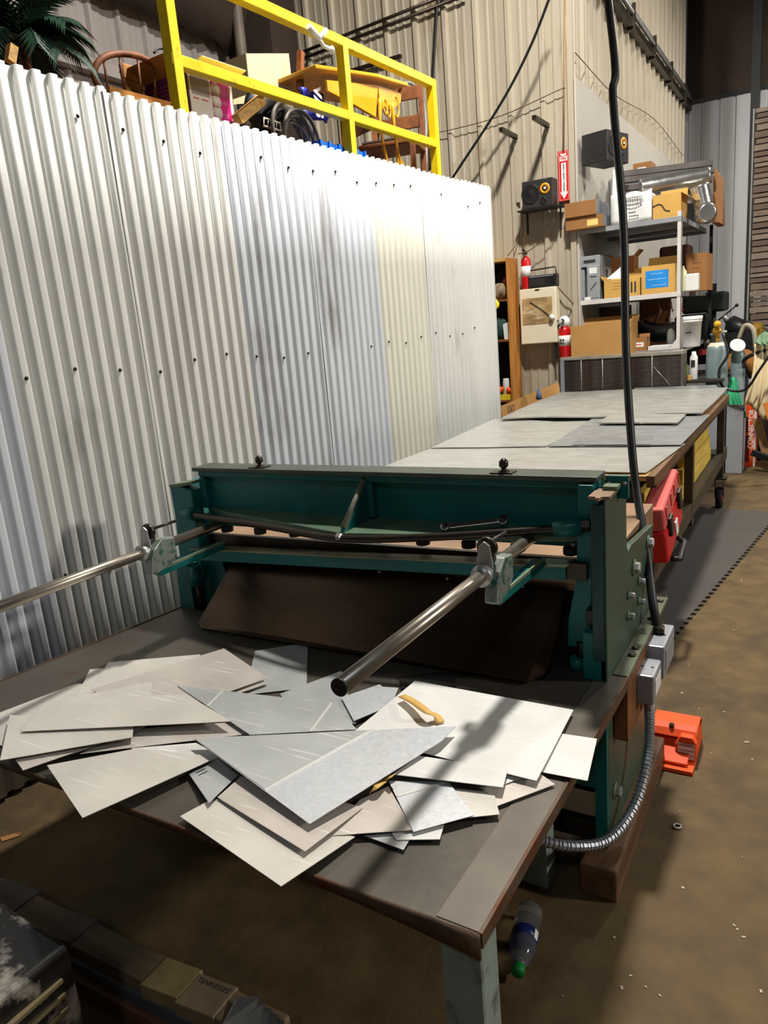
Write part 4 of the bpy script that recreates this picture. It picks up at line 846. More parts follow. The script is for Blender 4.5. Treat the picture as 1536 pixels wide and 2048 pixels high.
# top of the shelving
def tray(label, a, b, d, zb, m):
    x0, x1 = sorted((a[0], b[0])); z1 = a[2]; y0 = a[1]; t = .006
    o = thing('cardboard_tray', ((x0 + x1) / 2, y0, zb), label, 'tray')
    B().box(x0, x1, y0, y0 + d, zb, zb + t).build('base', m, o); B().box(x0, x1, y0, y0 + t, zb + t, z1).build('front_panel', m, o); B().box(x0, x1, y0 + d - t, y0 + d, zb + t, z1).build('rear_panel', m, o)
    B().box(x0, x0 + t, y0 + t, y0 + d - t, zb + t, z1).build('side_panel', m, o); B().box(x1 - t, x1, y0 + t, y0 + d - t, zb + t, z1).build('side_panel', M_grey, o); return o
tr = tray('lower brown cardboard tray with a yellow tag on top of the shelving', (-2.0265, 6.98, 2.3902), (-1.6947, 6.98, 2.268), .5, ZT, M_card2)
a = (-1.8337, 6.979, 2.3542); b_ = (-1.7376, 6.979, 2.3031); fbox(a, b_, .001).build('tag', mat('yellow_tag', (232, 206, 120), .6), tr)
tray('upper brown cardboard tray stacked on the yellow-tagged one', (-2.0265, 6.96, 2.515), (-1.7489, 6.96, 2.3986), .5, 2.393, M_card2)
sc_ = thing('white_sack', (-1.55, 7.15, ZT), 'white paper sack with a printed list on top of the shelving', 'sack')
a = V((-1.6576, 7.13, 2.5416)); b_ = V((-1.3091, 7.13, 2.2666))
pts = []
for i in range(9):
    for j in range(7):
        u = i / 8; v = j / 6; pts.append((a.x + (b_.x - a.x) * u, 7.12 - .012 * math.sin(u * 9) * math.sin(v * 4), ZT + (a.z - ZT + .01 * math.sin(u * 14)) * v))
B().grid(pts, 9, 7).build('front_face', M_white, sc_, solid=.004)
B().box(a.x + .005, b_.x - .005, 7.135, 7.35, ZT, a.z - .012).build('body', M_white, sc_, bevel=.02, seg=3)
printlines(sc_, Vector((a.x, 7.105, a.z)), Vector((b_.x, 7.105, ZT)), [(.18, .25, .78), (.30, .25, .8), (.42, .27, .74), (.54, .27, .36), (.54, .44, .62), (.66, .27, .36), (.66, .46, .62), (.78, .27, .36), (.78, .46, .66)], mat('grey_print', (120, 118, 120), .7))
tag(B().prism([(-1.6541, 7.2, 2.7642), (-1.6106, 7.2, 2.7732), ((-1.6039, 7.2, 2.5404)[0], 7.2, ZT), ((-1.6739, 7.2, 2.5513)[0], 7.2, ZT)], (0, .05, 0)).build('foam_sheet', M_white), 'narrow white panel standing behind the paper sack', 'sheet')
yb = carton('yellow torn-open cardboard box at the right of the shelving top', (-1.2995, 7.12, 2.4845), (-1.0704, 7.12, 2.2887), .35, M_card3, [('r', .09, -.6), ('b', .08, 1.2)], zb=ZT)
a = (-1.2825, 7.119, 2.3764)
tp = bez([(-1.3032, 7.119, 2.3917), (-1.2579, 7.119, 2.4092), (-1.225, 7.119, 2.3961), (-1.2003, 7.119, 2.3561), (-1.1595, 7.119, 2.3419)], 12)
B().tube(tp, .005, 6).build('torn_edge', M_print, yb)
# ducting and trim behind the boxes
M_foil = mat('shiny_duct', (206, 206, 204), .22, .9, .1, 9, .25, 12)
def duct(label, p0, p1, r, rings=16):
    P = [lerp(p0, p1, i / (rings * 2)) for i in range(rings * 2 + 1)]
    return tag(B().tube(P, [r * (1 if i % 2 else .965) for i in range(len(P))], 16).build('metal_duct', M_foil), label, 'duct')
duct('long shiny round duct lying across the shelving top', (-1.4926, 7.55, 2.6192), (-0.9309, 7.75, 2.6606), .085)
duct('second shiny duct under the long one on the shelving top', (-1.5552, 7.75, 2.5447), (-1.0079, 7.95, 2.524), .07)
duct('short shiny duct elbow hanging at the right end of the shelving top', (-0.9768, 7.5, 2.5555), (-0.9371, 7.5, 2.3839), .085, 6)
tag(B().lathe([(.085, 0), (.09, .01), (.09, .06), (.075, .065), (.075, .11), (.06, .11)], (-0.9252, 7.48, 2.3139), (.3, -1, 0), 18).build('duct_collar', M_foil), 'round shiny duct collar at the right end of the shelving top', 'duct')
for q, (p, r_) in enumerate((((1240, 348), (1428, 333)), ((1245, 362), (1425, 345)), ((1245, 376), (1420, 362)))): pass
for (p0, p1, lb) in (((-1.7583, 7.9, 2.8274), (-0.9447, 8.1, 2.8196), 'topmost long dark metal trim on the shelving top'), ((-1.7381, 7.85, 2.7638), (-0.9189, 8.0, 2.7412), 'middle long dark metal trim on the shelving top'), ((-1.7276, 7.8, 2.6844), (-0.9244, 7.95, 2.6583), 'lowest long dark metal trim on the shelving top')):
    tag(B().beam(p0, p1, .10, .05).build('metal_trim', mat('dark_trim_steel', (96, 90, 86), .5, .2, .25, 6)), lb, 'trim', 'long metal trim on the shelving top')
tag(B().prism([(-0.9333, 8.12, 2.7854), (-0.8975, 8.12, 2.7312), ((-0.8796, 8.12, 2.3072)[0], 8.12, ZT), ((-0.9412, 8.12, 2.3159)[0], 8.12, ZT)], (0, .5, 0)).build('cardboard_sheet', M_card2), 'brown cardboard sheet at the right end of the shelving top', 'cardboard')
k_ = carton('small brown carton with a white label behind the ducts', (-1.7086, 8.3, 2.9672), (-1.5345, 8.3, 2.8579), .25, M_card2, zb=None)
a = (-1.6646, 8.299, 2.9267); b_ = (-1.5824, 8.299, 2.8659); fbox(a, b_, .001).build('label', M_white, k_)
tag(B().box(k_.location.x - .3, k_.location.x + .5, 8.22, 8.7, ZT, k_.location.z).build('storage_bin', M_grey, bevel=.01), 'grey bin carrying the small labelled carton', 'bin')
# dim things on the lower deck behind
tag(B().box(-1.93, -1.62, 7.75, 7.78, ZL, ZL + .42).build('wood_board', M_darkwood), 'dark board leaning at the back of the lower deck', 'board')
tag(B().box(-1.60, -1.30, 8.05, 8.09, ZL, ZL + .45).build('wood_board', M_brown), 'reddish brown board at the back of the lower deck', 'board')
for k, (x, y) in enumerate(((-1.34, 7.6), (-1.24, 7.62), (-1.16, 7.66))):
    tag(B().tube(bez([(x, y, 1.62), (x + .02, y - .02, 1.5), (x - .03, y, 1.42), (x + .03, y + .01, 1.52)], 14), .012, 8).build('cable_loop', M_wire if k < 2 else mat('pink_wire', (190, 60, 90), .5)), ('brown cable loop hanging under the middle shelf', 'second brown cable loop hanging under the middle shelf', 'pink wire loop hanging under the middle shelf')[k], 'cable')

# ------------------------------------------------------------------ drill press behind the shelving
dp = thing('drill_press', (-.98, 9.1, 0), 'dark drill press standing right of the shelving', 'machine')
M_dp = mat('dark_green_machine', (44, 52, 48), .5, .1, .2, 8)
dx = (-0.9676, 9.1, 1.5706)[0]
B().cyl((dx - .08, 9.15, 0), (dx - .08, 9.15, 1.75), .05, 14).build('column', M_dp, dp); B().box(dx - .32, dx + .1, 8.85, 9.4, 0, .06).build('base', M_dp, dp, bevel=.01)
B().box(dx - .35, dx + .08, 8.9, 9.35, 1.45, 1.66).build('head', M_dp, dp, bevel=.03, seg=3); B().box(dx - .40, dx + .02, 8.85, 9.2, 1.0, 1.05).build('table', M_dp, dp, bevel=.008)
B().cyl((dx - .05, 8.98, 1.25), (dx - .05, 8.98, 1.45), .04, 12).build('quill', M_dp, dp)
B().cyl((dx + .02, 8.9, 1.36), (dx + .20, 8.85, 1.50), .008, 8).build('feed_lever', M_black2, dp); B().lathe([(.001, -.02), (.018, -.01), (.018, .01), (.001, .02)], (dx + .20, 8.85, 1.50), (.7, 0, .5), 10).build('lever_knob', M_black2, dp)
B().box(dx - .42, dx - .05, 8.86, 9.1, .9, 1.44).build('motor_cover', mat('black_green_cover', (26, 34, 32), .5), dp, bevel=.03)

# ------------------------------------------------------------------ things fixed to the beige wall
def bracket(x, z, L, dx, label):
    t = thing('wall_bracket', (x, YB - .05, z), label, 'bracket')
    B().prism([(x - .02, YB - .036, z + .02), (x + .02, YB - .036, z + .02), (x + .02, YB - .04, z + .02), (x - .02, YB - .04, z + .02)], (0, 0, -.58)).build('wall_strap', M_beige, t)
    B().beam((x, YB - .04, z), (x + dx, YB - L, z + .0), .035, .035).build('arm', M_dsteel, t)
    B().cyl((x, YB - .045, z - .03), (x, YB - .055, z - .03), .012, 10).build('bolt', M_galv, t)
bracket(-2.49, 3.17, .42, .0, 'steel angle bracket on the beige wall, left of two'); bracket(-2.19, 3.205, .42, .0, 'steel angle bracket on the beige wall, right of two')
# monitor speaker on a wall shelf
M_spk = mat('speaker_black', (44, 42, 42), .5, 0, .15, 14); M_ring = mat('amber_ring', (222, 156, 40), .35, .2, .08, 12)
ws = thing('wall_shelf', (-2.3, 6.98, 2.5), 'small black wall shelf under the left speaker', 'shelf')
a = (-2.442, 6.88, 2.532); b_ = (-2.0575, 6.88, 2.4913); zs = (a[2] + b_[2]) / 2
B().box(a[0], b_[0], 6.88, 7.066, zs - .014, zs).build('board', M_black2, ws, bevel=.002)
for x in (a[0] + .03, b_[0] - .04): B().box(x, x + .012, 7.045, 7.066, zs - .2, zs - .014).build('bracket', M_black2, ws)
def speaker(label, x0, x1, y0, d, z0, h, rotz=0.0, name='speaker'):
    cx = (x0 + x1) / 2; w = x1 - x0
    t = thing(name, (cx, y0 + d / 2, z0), label, 'speaker')
    T = Matrix.Translation((cx, y0 + d / 2, z0)) @ Euler((0, 0, rotz)).to_matrix().to_4x4()
    B().box(-w / 2, w / 2, -d / 2, d / 2, 0, h, T).build('cabinet', M_spk, t, bevel=.006)
    def ring(px, pz, prof, m, nm, n=26): 
        return B().lathe(prof, T @ Vector((px, -d / 2, pz)), T.to_3x3() @ Vector((0, -1, 0)), n).build(nm, m, t)
    wx = -w * .22; wz = h * .52; R_ = h * .36
    ring(wx, wz, [(R_, 0), (R_, .004), (R_ * .93, .005), (R_ * .8, .003), (R_ * .3, .002), (R_ * .2, .005), (.001, .006)], M_black2, 'woofer')
    ring(w * .26, h * .64, [(h * .2, 0), (h * .2, .005), (h * .12, .006), (h * .11, .003)], M_ring, 'tweeter_ring')
    ring(w * .26, h * .64, [(h * .11, 0), (h * .11, .004), (h * .06, .005)], M_black2, 'tweeter_surround', 18); ring(w * .26, h * .64, [(h * .055, .004), (h * .04, .009), (.001, .012)], M_white, 'tweeter_dome', 14)
    ring(w * .2, h * .22, [(h * .13, 0), (h * .13, .004), (h * .1, .004), (h * .08, .002), (.001, .002)], M_black2, 'port', 18)
    return t
a = (-2.3921, 6.885, 2.7413); b_ = (-2.1108, 6.885, 2.7281)
speaker('black studio speaker with an amber tweeter ring on the wall shelf', a[0], b_[0] + .0, 6.885, .165, zs + .0005, .235)
# second speaker, turned to the right, hung from the white board
a = (-1.8556, 7.35, 3.0377)
sp2 = speaker('black studio speaker mounted high on the white board, turned right', -1.92, -1.55, 7.14, .25, 2.83, .25, 1.28)
B().box(XC + .05, -1.75, 7.26, 7.30, 2.90, 2.94).build('mount_arm', M_black2, sp2)
# fire extinguisher sign
fsn = thing('fire_sign', (-2.05, YB - .04, 2.76), 'red FIRE EXTINGUISHER sign with a white down arrow', 'sign')
sx0, sx1, sz0, sz1 = -2.105, -2.005, 2.555, 2.975; sy = YB - .042
M_sign = mat('sign_red', (204, 28, 32), .4, 0, .04, 4)
B().box(sx0, sx1, sy, sy + .003, sz0, sz1).build('plate', M_sign, fsn)
for (x0, x1, z0, z1) in ((sx0 + .008, sx1 - .008, sz1 - .010, sz1 - .008), (sx0 + .008, sx1 - .008, sz0 + .008, sz0 + .010), (sx0 + .008, sx0 + .010, sz0 + .008, sz1 - .008), (sx1 - .010, sx1 - .008, sz0 + .008, sz1 - .008)): B().box(x0, x1, sy - .0006, sy, z0, z1).build('border', M_white, fsn)
cx = (sx0 + sx1) / 2
B().prism([(cx - .022, sy, sz1 - .10), (cx + .022, sy, sz1 - .10), (cx + .022, sy, sz0 + .075), (cx + .036, sy, sz0 + .075), (cx, sy, sz0 + .018), (cx - .036, sy, sz0 + .075), (cx - .022, sy, sz0 + .075)], (0, -.0008, 0)).build('arrow', M_white, fsn)
B().box(cx - .034, cx + .034, sy - .0008, sy, sz1 - .085, sz1 - .045).build('word_panel', M_white, fsn)
B().prism([(cx - .022, sy, sz1 - .040), (cx + .022, sy, sz1 - .040), (cx + .03, sy, sz1 - .018), (cx, sy, sz1 - .028), (cx - .03, sy, sz1 - .018)], (0, -.0008, 0)).build('arrow_tail', M_white, fsn)
text('sign_word', 'FIRE', .034, M_sign, fsn, (cx, sy - .0012, sz1 - .065), (1, 0, 0), (0, 0, 1), .0003, bold=.001, sx=.8)
for q, ch in enumerate('EXTINGUISHER'): text('sign_letter', ch, .024, M_print, fsn, (cx, sy - .0012, sz1 - .118 - q * .0193), (1, 0, 0), (0, 0, 1), .0003, bold=.0008)
# white enamel cabinet with a relief picture
wc = thing('wall_cabinet', (-2.3, 6.98, 1.31), 'cream metal cabinet with a marbled panel on the beige wall', 'cabinet')
a = V((-2.4748, 6.94, 1.8191)); b_ = V((-2.1237, 6.94, 1.3102))
wx0, wx1, wz0, wz1 = a.x, b_.x, b_.z, a.z
B().box(wx0, wx1, 6.95, 7.066, wz0, wz1).build('body', M_cream, wc, bevel=.006); B().box(wx0 + .005, wx1 - .005, 6.94, 6.95, wz0 + .006, wz1 - .004).build('door', M_cream, wc, bevel=.004)
M_marb = mat('marbled_panel', (168, 138, 92), .5, 0, .45, 6, .3, 9, stretch=(1, 1, 2.4), dirt=(206, 186, 148), dirt_amt=.5, dirt_scale=8)
B().box(wx0 + .025, wx1 - .035, 6.936, 6.94, wz0 + (wz1 - wz0) * .36, wz0 + (wz1 - wz0) * .83).build('marbled_panel', M_marb, wc, bevel=.002)
B().box((wx0 + wx1) / 2 - .02, (wx0 + wx1) / 2 + .02, 6.937, 6.94, wz1 - .022, wz1 - .01).build('name_plate', M_dsteel, wc)
rx0, rx1 = (-2.3998, 6.96, 1.9022)[0], (-2.1182, 6.96, 1.8724)[0]
rd = thing('radio', ((rx0 + rx1) / 2, 6.99, wz1), 'black portable radio with a handle on top of the cream cabinet', 'radio')
B().box(rx0, rx1, 6.965, 7.05, wz1 + .0005, wz1 + .115).build('body', M_black2, rd, bevel=.01, seg=3)
B().tube([(rx0 + .01, 7.0, wz1 + .11), (rx0 + .02, 7.0, wz1 + .165), (rx1 - .02, 7.0, wz1 + .175), (rx1 - .01, 7.0, wz1 + .11)], .007, 8).build('handle', M_black2, rd)
B().box(rx0 + .02, rx1 - .03, 6.963, 6.965, wz1 + .098, wz1 + .108).build('tuning_strip', M_grey, rd); B().box(rx1 - .06, rx1 - .035, 6.962, 6.965, wz1 + .03, wz1 + .075).build('control_panel', M_dsteel, rd); B().box(rx0 + .02, rx0 + .17, 6.963, 6.965, wz1 + .02, wz1 + .085).build('speaker_grille', M_spk, rd)
def extinguisher(label, x, y, z, h, r):
    t = thing('fire_extinguisher', (x, y, z), label, 'extinguisher')
    bd = B().lathe([(r * .85, 0), (r, .012), (r, h * .70), (r * .8, h * .78), (r * .35, h * .83)], (x, y, z), (0, 0, 1), 20).build('cylinder', M_red, t)
    B().lathe([(r * .32, h * .83), (r * .32, h * .88)], (x, y, z), (0, 0, 1), 12).build('collar', M_galv, t)
    B().box(x - .012, x + .012, y - .02, y + .03, z + h * .88, z + h * .92).build('valve', M_black2, t); B().beam((x, y + .02, z + h * .92), (x, y - .07, z + h * .99), .018, .008).build('lever', M_black2, t); B().beam((x, y + .02, z + h * .90), (x, y - .08, z + h * .89), .018, .008).build('handle', M_black2, t)
    B().lathe([(r * 1.01, h * .32), (r * 1.01, h * .58)], (x, y, z), (0, 0, 1), 20).build('label_band', M_white, t); return t
extinguisher('red fire extinguisher standing on the cream cabinet beside the radio', wx0 + .055, 7.0, wz1 + .0005, .36, .045)
ex = extinguisher('red fire extinguisher with a white label hung on the wall corner', (-2.0602, 6.98, 1.2808)[0], 6.98, (-2.0634, 6.98, 1.161)[2], .36, .056)
e0 = ex.location
B().tube(bez([e0 + Vector((-.02, 0, .32)), e0 + Vector((-.07, 0, .28)), e0 + Vector((-.085, 0, .15)), e0 + Vector((-.08, 0, .0))], 16), .01, 8).build('hose', M_black2, ex)
B().lathe([(.05, 0), (.05, .03)], e0 + Vector((-.0, .0, .335)), (.2, -1, .1), 14).build('gauge_ring', M_white, ex)
for q in range(4): B().lathe([(.009, 0), (.009, .002)], e0 + Vector((-.02 + .022 * (q % 2), -.0585, .14 + .03 * (q // 2))), (0, -1, 0), 8).build('pictogram', M_print, ex)
tag(B().box(e0.x - .05, e0.x + .02, 6.99, 7.06, e0.z - .16, e0.z + .0).build('hanger_board', M_black2), 'black wall bracket under the right extinguisher', 'bracket')
# wires on the wall
def wire(label, pts, r=.005, m=None, name='wire', cat='wire'): return tag(B().tube(bez(pts, 30), r, 6).build(name, m or M_wire), label, cat)
wire('pair of brown speaker wires drooping from the wall shelf to the bookcase', [(-2.1229, 6.95, 2.3931), (-2.1933, 6.97, 2.2754), (-2.3637, 6.97, 2.1662), (-2.4565, 6.9, 2.1391)])
wire('brown speaker wire running down from the left of the wall shelf', [(-2.4518, 7.04, 2.5128), (-2.4502, 7.04, 2.3141), (-2.4425, 7.04, 2.1433)])
wire('thin brown wire curving from the speaker shelf down to the bookcase top', [(-2.4718, 7.04, 2.3835), (-2.5082, 7.03, 2.2542), (-2.5597, 6.9, 2.1339)])
wire('orange-brown cord running from the cabinet to the shelving', [(-2.1363, 7.03, 1.8216), (-2.063, 7.03, 1.7336), (-1.9957, 7.05, 1.6508)], .007)
wire('thin black wire across the front of the cream cabinet', [(-2.368, 6.93, 1.6998), (-2.2499, 6.93, 1.6166), (-2.1614, 6.93, 1.5412), (-2.1017, 6.98, 1.5032), (-2.036, 7.0, 1.529), (-2.0028, 7.02, 1.5844)], .004, M_cable)
tag(B().lathe([(.022, 0), (.026, .01), (.02, .03)], (-2.1612, 6.93, 1.5457), (0, -1, 0), 10).build('plug', M_white), 'white plug at the edge of the marbled panel', 'plug')
wire('black cable hanging diagonally in front of the beige wall', [(-2.0063, 6.7, 4.1161), (-2.2266, 6.75, 3.7637), (-2.5328, 6.8, 3.3956), (-3.0506, 6.85, 2.8892), (-3.2074, 6.88, 2.7228)], .012, M_cable, 'hanging_cable', 'cable')
wire('thin cord strung across the upper beige wall', [(-4.2606, 7.04, 3.382), (-2.8248, 7.04, 3.3549), (-2.0203, 7.04, 3.474)], .004)
wire('thin cord strung along the white board of the side wall', [(-1.93, 7.0514, 3.7289), (-1.93, 8.5199, 3.6963), (-1.93, 10.6949, 3.8511), (-1.93, 12.9657, 3.7548)], .004)
wire('black cable running down the wall beside the yellow rail end', [(-3.1775, 7.03, 4.4521), (-3.2496, 7.03, 3.9742), (-3.323, 7.03, 3.4302), (-3.3644, 7.03, 3.0361)], .012, M_cable, 'hanging_cable', 'cable')
tag(B().cyl((-1.9985, 7.05, 4.2569), (-2.0498, 7.05, 2.9782), .008, 8).build('rusty_conduit', mat('rust_streak', (170, 132, 92), .6)), 'thin rusty conduit running down the wall above the fire sign', 'conduit')

# ------------------------------------------------------------------ bookcase in the corner
bc = thing('bookcase', (-2.9, 6.95, 0), 'orange-brown wooden bookcase half hidden by the corrugated wall', 'bookcase')
for x in (-3.30, -2.545): B().box(x, x + .025, 6.80, 7.06, 0, 2.11).build('side_panel', M_woodz, bc, bevel=.002)
B().box(-3.275, -2.545, 6.80, 7.06, 2.085, 2.11).build('top_panel', M_woodx, bc); B().box(-3.275, -2.545, 7.05, 7.06, 0, 2.085).build('back_panel', M_black, bc)
shz = [(-2.575, 6.8, 1.7473)[2], (-2.5929, 6.8, 1.377)[2], (-2.6, 6.8, 0.8032)[2], .35]
for z in shz: B().box(-3.275, -2.545, 6.80, 7.05, z - .02, z).build('shelf', M_brown, bc)
def blob(name, label, cat, c, s, m, seed=0, n=14, amp=.16):
    rnd = random.Random(seed); ph = [rnd.uniform(0, 6) for _ in range(6)]; pts = []
    for i in range(n + 1):
        th = math.pi * i / n
        for j in range(n * 2):
            f = 2 * math.pi * j / (n * 2); r = 1 + amp * (math.sin(3 * f + ph[0]) * math.sin(2 * th + ph[1]) + .6 * math.sin(5 * f + ph[2]) * math.sin(th * 3 + ph[3]))
            pts.append((c[0] + s[0] * r * math.sin(th) * math.cos(f), c[1] + s[1] * r * math.sin(th) * math.sin(f), c[2] + s[2] * (r * math.cos(th))))
    m2 = n * 2; b = B(); fs = [(i * m2 + j, i * m2 + (j + 1) % m2, (i + 1) * m2 + (j + 1) % m2, (i + 1) * m2 + j) for i in range(n) for j in range(m2)]
    b.add(pts, fs, True); return tag(b.build(name, m), label, cat)
M_khaki = mat('khaki_cloth', (150, 128, 104), .8, 0, .15, 10, .2, 30); M_dgreen = mat('dark_green_cloth', (22, 58, 48), .75, 0, .2, 8, .2, 20)
blob('work_glove', 'bundle of khaki work gloves on the upper bookcase shelf', 'gloves', (-2.64, 6.9, shz[0] + .075), (.075, .07, .07), M_khaki, 3)
blob('orange_bundle', 'small orange-red bundle beside the gloves in the bookcase', 'cloth', (-2.585, 6.92, shz[0] + .17), (.028, .03, .04), mat('dull_orange_cloth', (176, 66, 36), .7), 5)
tag(B().lathe([(.05, 0), (.05, .03), (.02, .032)], (-2.68, 6.82, shz[1] + .33), (.2, -1, .1), 20).build('tape_roll', mat('yellow_plastic', (236, 214, 40), .4)), 'round yellow reel in the bookcase beside the wall edge', 'reel')
blob('green_jacket', 'dark green jacket folded in the middle of the bookcase', 'jacket', (-2.67, 6.92, shz[1] + .10), (.09, .08, .105), M_dgreen, 8)
tag(B().prism([(-2.60, 6.83, shz[1]), (-2.555, 6.83, shz[1]), (-2.55, 6.83, shz[1] + .16), (-2.61, 6.83, shz[1] + .14)], (0, .04, 0)).build('white_carton', M_white), 'white carton at the side of the middle bookcase shelf', 'carton')
tag(B().lathe([(.035, 0), (.035, .16), (.03, .19), (.03, .2)], (-2.62, 6.88, shz[2]), (0, 0, 1), 14).build('white_canister', M_white), 'white canister on the lower bookcase shelf', 'canister')
for k, (x, z) in enumerate(((-2.575, .09), (-2.585, .03), (-2.665, .10))):
    tag(B().lathe([(.001, -.03), (.025, -.02), (.03, 0), (.025, .02), (.001, .03)], (x, 6.84, shz[2] + z), (0, 0, 1), 12).build('orange_ball', M_orange), ('upper orange ball on the lower bookcase shelf', 'lower orange ball on the lower bookcase shelf', 'orange ball nearest the wall in the bookcase')[k], 'ball')
tag(B().box(-2.70, -2.56, 6.81, 6.9, shz[2], shz[2] + .05).build('yellow_box', mat('yellow_box', (206, 184, 40), .5)), 'flat yellow box on the lower bookcase shelf', 'box')
# flattened long carton between wall, bookcase and table
lc = thing('long_carton', (-2.3, 6.55, .3), 'long flat cardboard carton leaning behind the rolling table', 'box')
q = [V((-2.5225, 6.45, 0.7879)), V((-2.0951, 6.75, 0.9472))]
B().prism([q[0], q[1], q[1] + Vector((.02, .02, -.28)), q[0] + Vector((.02, .02, -.28))], (.02, .05, 0)).build('body', M_card, lc)
n_ = (q[1] - q[0]).normalized(); o = q[0] + n_ * .07 + Vector((.006, -.004, -.085))
up_ = Vector((0, 0, 1)); 
for (u0, u1, z0, z1) in ((0, .06, .05, .054), (0, .06, 0, .004), (0, .004, 0, .054), (.056, .06, 0, .054), (.022, .026, .0, .03), (.034, .038, 0, .03), (.022, .038, .03, .034)):
    B().prism([o + n_ * u0 + up_ * z0, o + n_ * u1 + up_ * z0, o + n_ * u1 + up_ * z1, o + n_ * u0 + up_ * z1], (0, -.001, 0)).build('printed_mark', M_print, lc)
tag(B().lathe([(.001, 0), (.03, .01), (.02, .06), (.008, .10), (.001, .11)], (-2.1864, 6.55, 0.8216), (0, 0, 1), 12).build('blue_bag', mat('blue_film', (84, 104, 150), .3)), 'small crumpled blue bag stuck by the long carton', 'bag')

# ------------------------------------------------------------------ yellow loft railing
rl = thing('loft_railing', tuple(WP + WD * 2.6 - WN * .05 + Vector((0, 0, 2.42))), 'yellow painted steel guard railing along the loft edge', 'railing')
def wpt(s, z, o=-.055): return WP + WD * s + WN * o + Vector((0, 0, z))
def s_of(y): return (y - 1.354) / WD.y
sp_ = [s_of(2.69), s_of(3.99), s_of(5.02)]
for s in sp_: B().beam(wpt(s, 2.40), wpt(s, 3.16 if s > 1.5 else 3.16), .055, .055, (1, 0, 0)).build('post', M_yel, rl, bevel=.004)
B().beam(wpt(s_of(2.66), 3.145), wpt(s_of(5.05), 3.145), .052, .052).build('top_rail', M_yel, rl, bevel=.004)
B().beam(wpt(s_of(2.66), 2.765), wpt(s_of(5.05), 2.765), .050, .050).build('mid_rail', M_yel, rl, bevel=.004)
B().beam(wpt(sp_[2], 2.66, -.06), wpt(sp_[2] + .02, 2.72, -.09), .03, .03).build('weld_gusset', M_yel, rl)
# white twin-head fixture clipped to the rail
a = (-2.3901, 3.7419, 3.1029)
fx = thing('white_clamp_light', a, 'white twin-head spotlight hanging from the yellow top rail', 'light')
A = [V((-2.3767, 3.6207, 3.1217)), V((-2.3722, 3.7027, 3.0813)), V((-2.3683, 3.7743, 3.1418)), V((-2.3703, 3.7377, 3.0563)), V((-2.3664, 3.8086, 3.0536))]
B().cyl(A[0], A[1], .018, 12).build('lamp_head', M_white, fx); B().cyl(A[1], A[2], .013, 12).build('lamp_head', M_white, fx)
B().tube([A[1], A[3], A[4]], .011, 10).build('stem', M_white, fx); B().lathe([(.001, -.02), (.02, -.01), (.02, .01), (.001, .02)], A[4], (1, 0, 0), 12).build('clamp', M_white, fx)
LZ = 2.42
# palm
pl = thing('artificial_palm', (-2.95, 2.25, LZ), 'dark green artificial palm at the left end of the loft', 'plant')
M_palm = mat('palm_green', (34, 62, 44), .5, 0, .3, 10); M_pot = mat('dark_pot', (60, 44, 34), .7)
c0 = Vector((-2.88, 2.24, LZ))
B().lathe([(.10, 0), (.13, .18), (.14, .2), (.12, .2)], c0, (0, 0, 1), 18).build('pot', M_pot, pl); B().cyl(c0 + Vector((0, 0, .2)), c0 + Vector((0, .02, .40)), .02, 8).build('trunk', M_brown, pl)
rnd = random.Random(4)
for k in range(26):
    az = k * 2.4 + rnd.uniform(-.3, .3); el = rnd.uniform(.15, 1.25); L_ = rnd.uniform(.24, .37)
    P = [c0 + Vector((0, .02, .40))]; d = Vector((math.cos(az) * math.cos(el), math.sin(az) * math.cos(el), math.sin(el)))
    for i in range(10): P.append(P[-1] + d * L_ / 10); d = (d + Vector((0, 0, -.16))).normalized()
    fr = B().tube(P, [.005 * (1 - i / 12) for i in range(len(P))], 5).build('frond', M_palm, pl)
    b = B()
    for i in range(2, len(P)):
        t = (P[i] - P[i - 1]).normalized(); s = t.cross(Vector((0, 0, 1))).normalized()
        for sg in (-1, 1):
            for h in (0, .5):
                o = lerp(P[i - 1], P[i], h); tip = o + s * sg * (.10 * (1 - .5 * i / len(P))) + t * .07 - Vector((0, 0, .04)); w = t * .013
                b.add([o - w, o + w, tip], [(0, 1, 2)])
    b.build('leaflets', M_palm, fr)
tag(B().beam((-2.5887, 1.9547, 2.6095), (-2.5875, 1.977, 2.6683), .03, .03).build('wood_stake', M_wood), 'short pale wooden stake in front of the palm', 'stake')
# hoop-back chair
hc = thing('hoop_back_chair', (-2.85, 2.85, LZ), 'dark wooden hoop-back chair behind the corrugated wall', 'chair')
hp = [V((-2.7399, 2.4831, 2.6774)), V((-2.7405, 2.4714, 2.7177)), V((-2.7384, 2.5094, 2.7801)), V((-2.7334, 2.6015, 2.8283)), V((-2.7264, 2.7273, 2.849)), V((-2.7211, 2.824, 2.8336)), V((-2.7174, 2.8919, 2.8019)), V((-2.7165, 2.9069, 2.7234))]
B().tube(bez(hp, 36), .014, 10).build('hoop', M_brown, hc)
base0 = V((-2.7588, 2.5034, 2.6504)); base1 = V((-2.7387, 2.8683, 2.6664))
for k, (p, t) in enumerate((((208, 122), .12), ((238, 112), .38), ((275, 116), .62), ((308, 132), .85))):
    q = [V((-2.737, 2.536, 2.786)), V((-2.7322, 2.6228, 2.8292)), V((-2.7265, 2.7264, 2.8448)), V((-2.7217, 2.8122, 2.8331))][k]
    e_ = lerp(base0, base1, t); e_.z = 2.60; B().cyl(q, e_, .0055, 6).build('spindle', M_brown, hc)
mid = lerp(base0, base1, .5); mid.z = 2.585
B().lathe([(.14, 0), (.15, .01), (.15, .03), (.14, .035)], mid - WN * .0, (0, 0, 1), 20).build('seat', M_brown, hc)
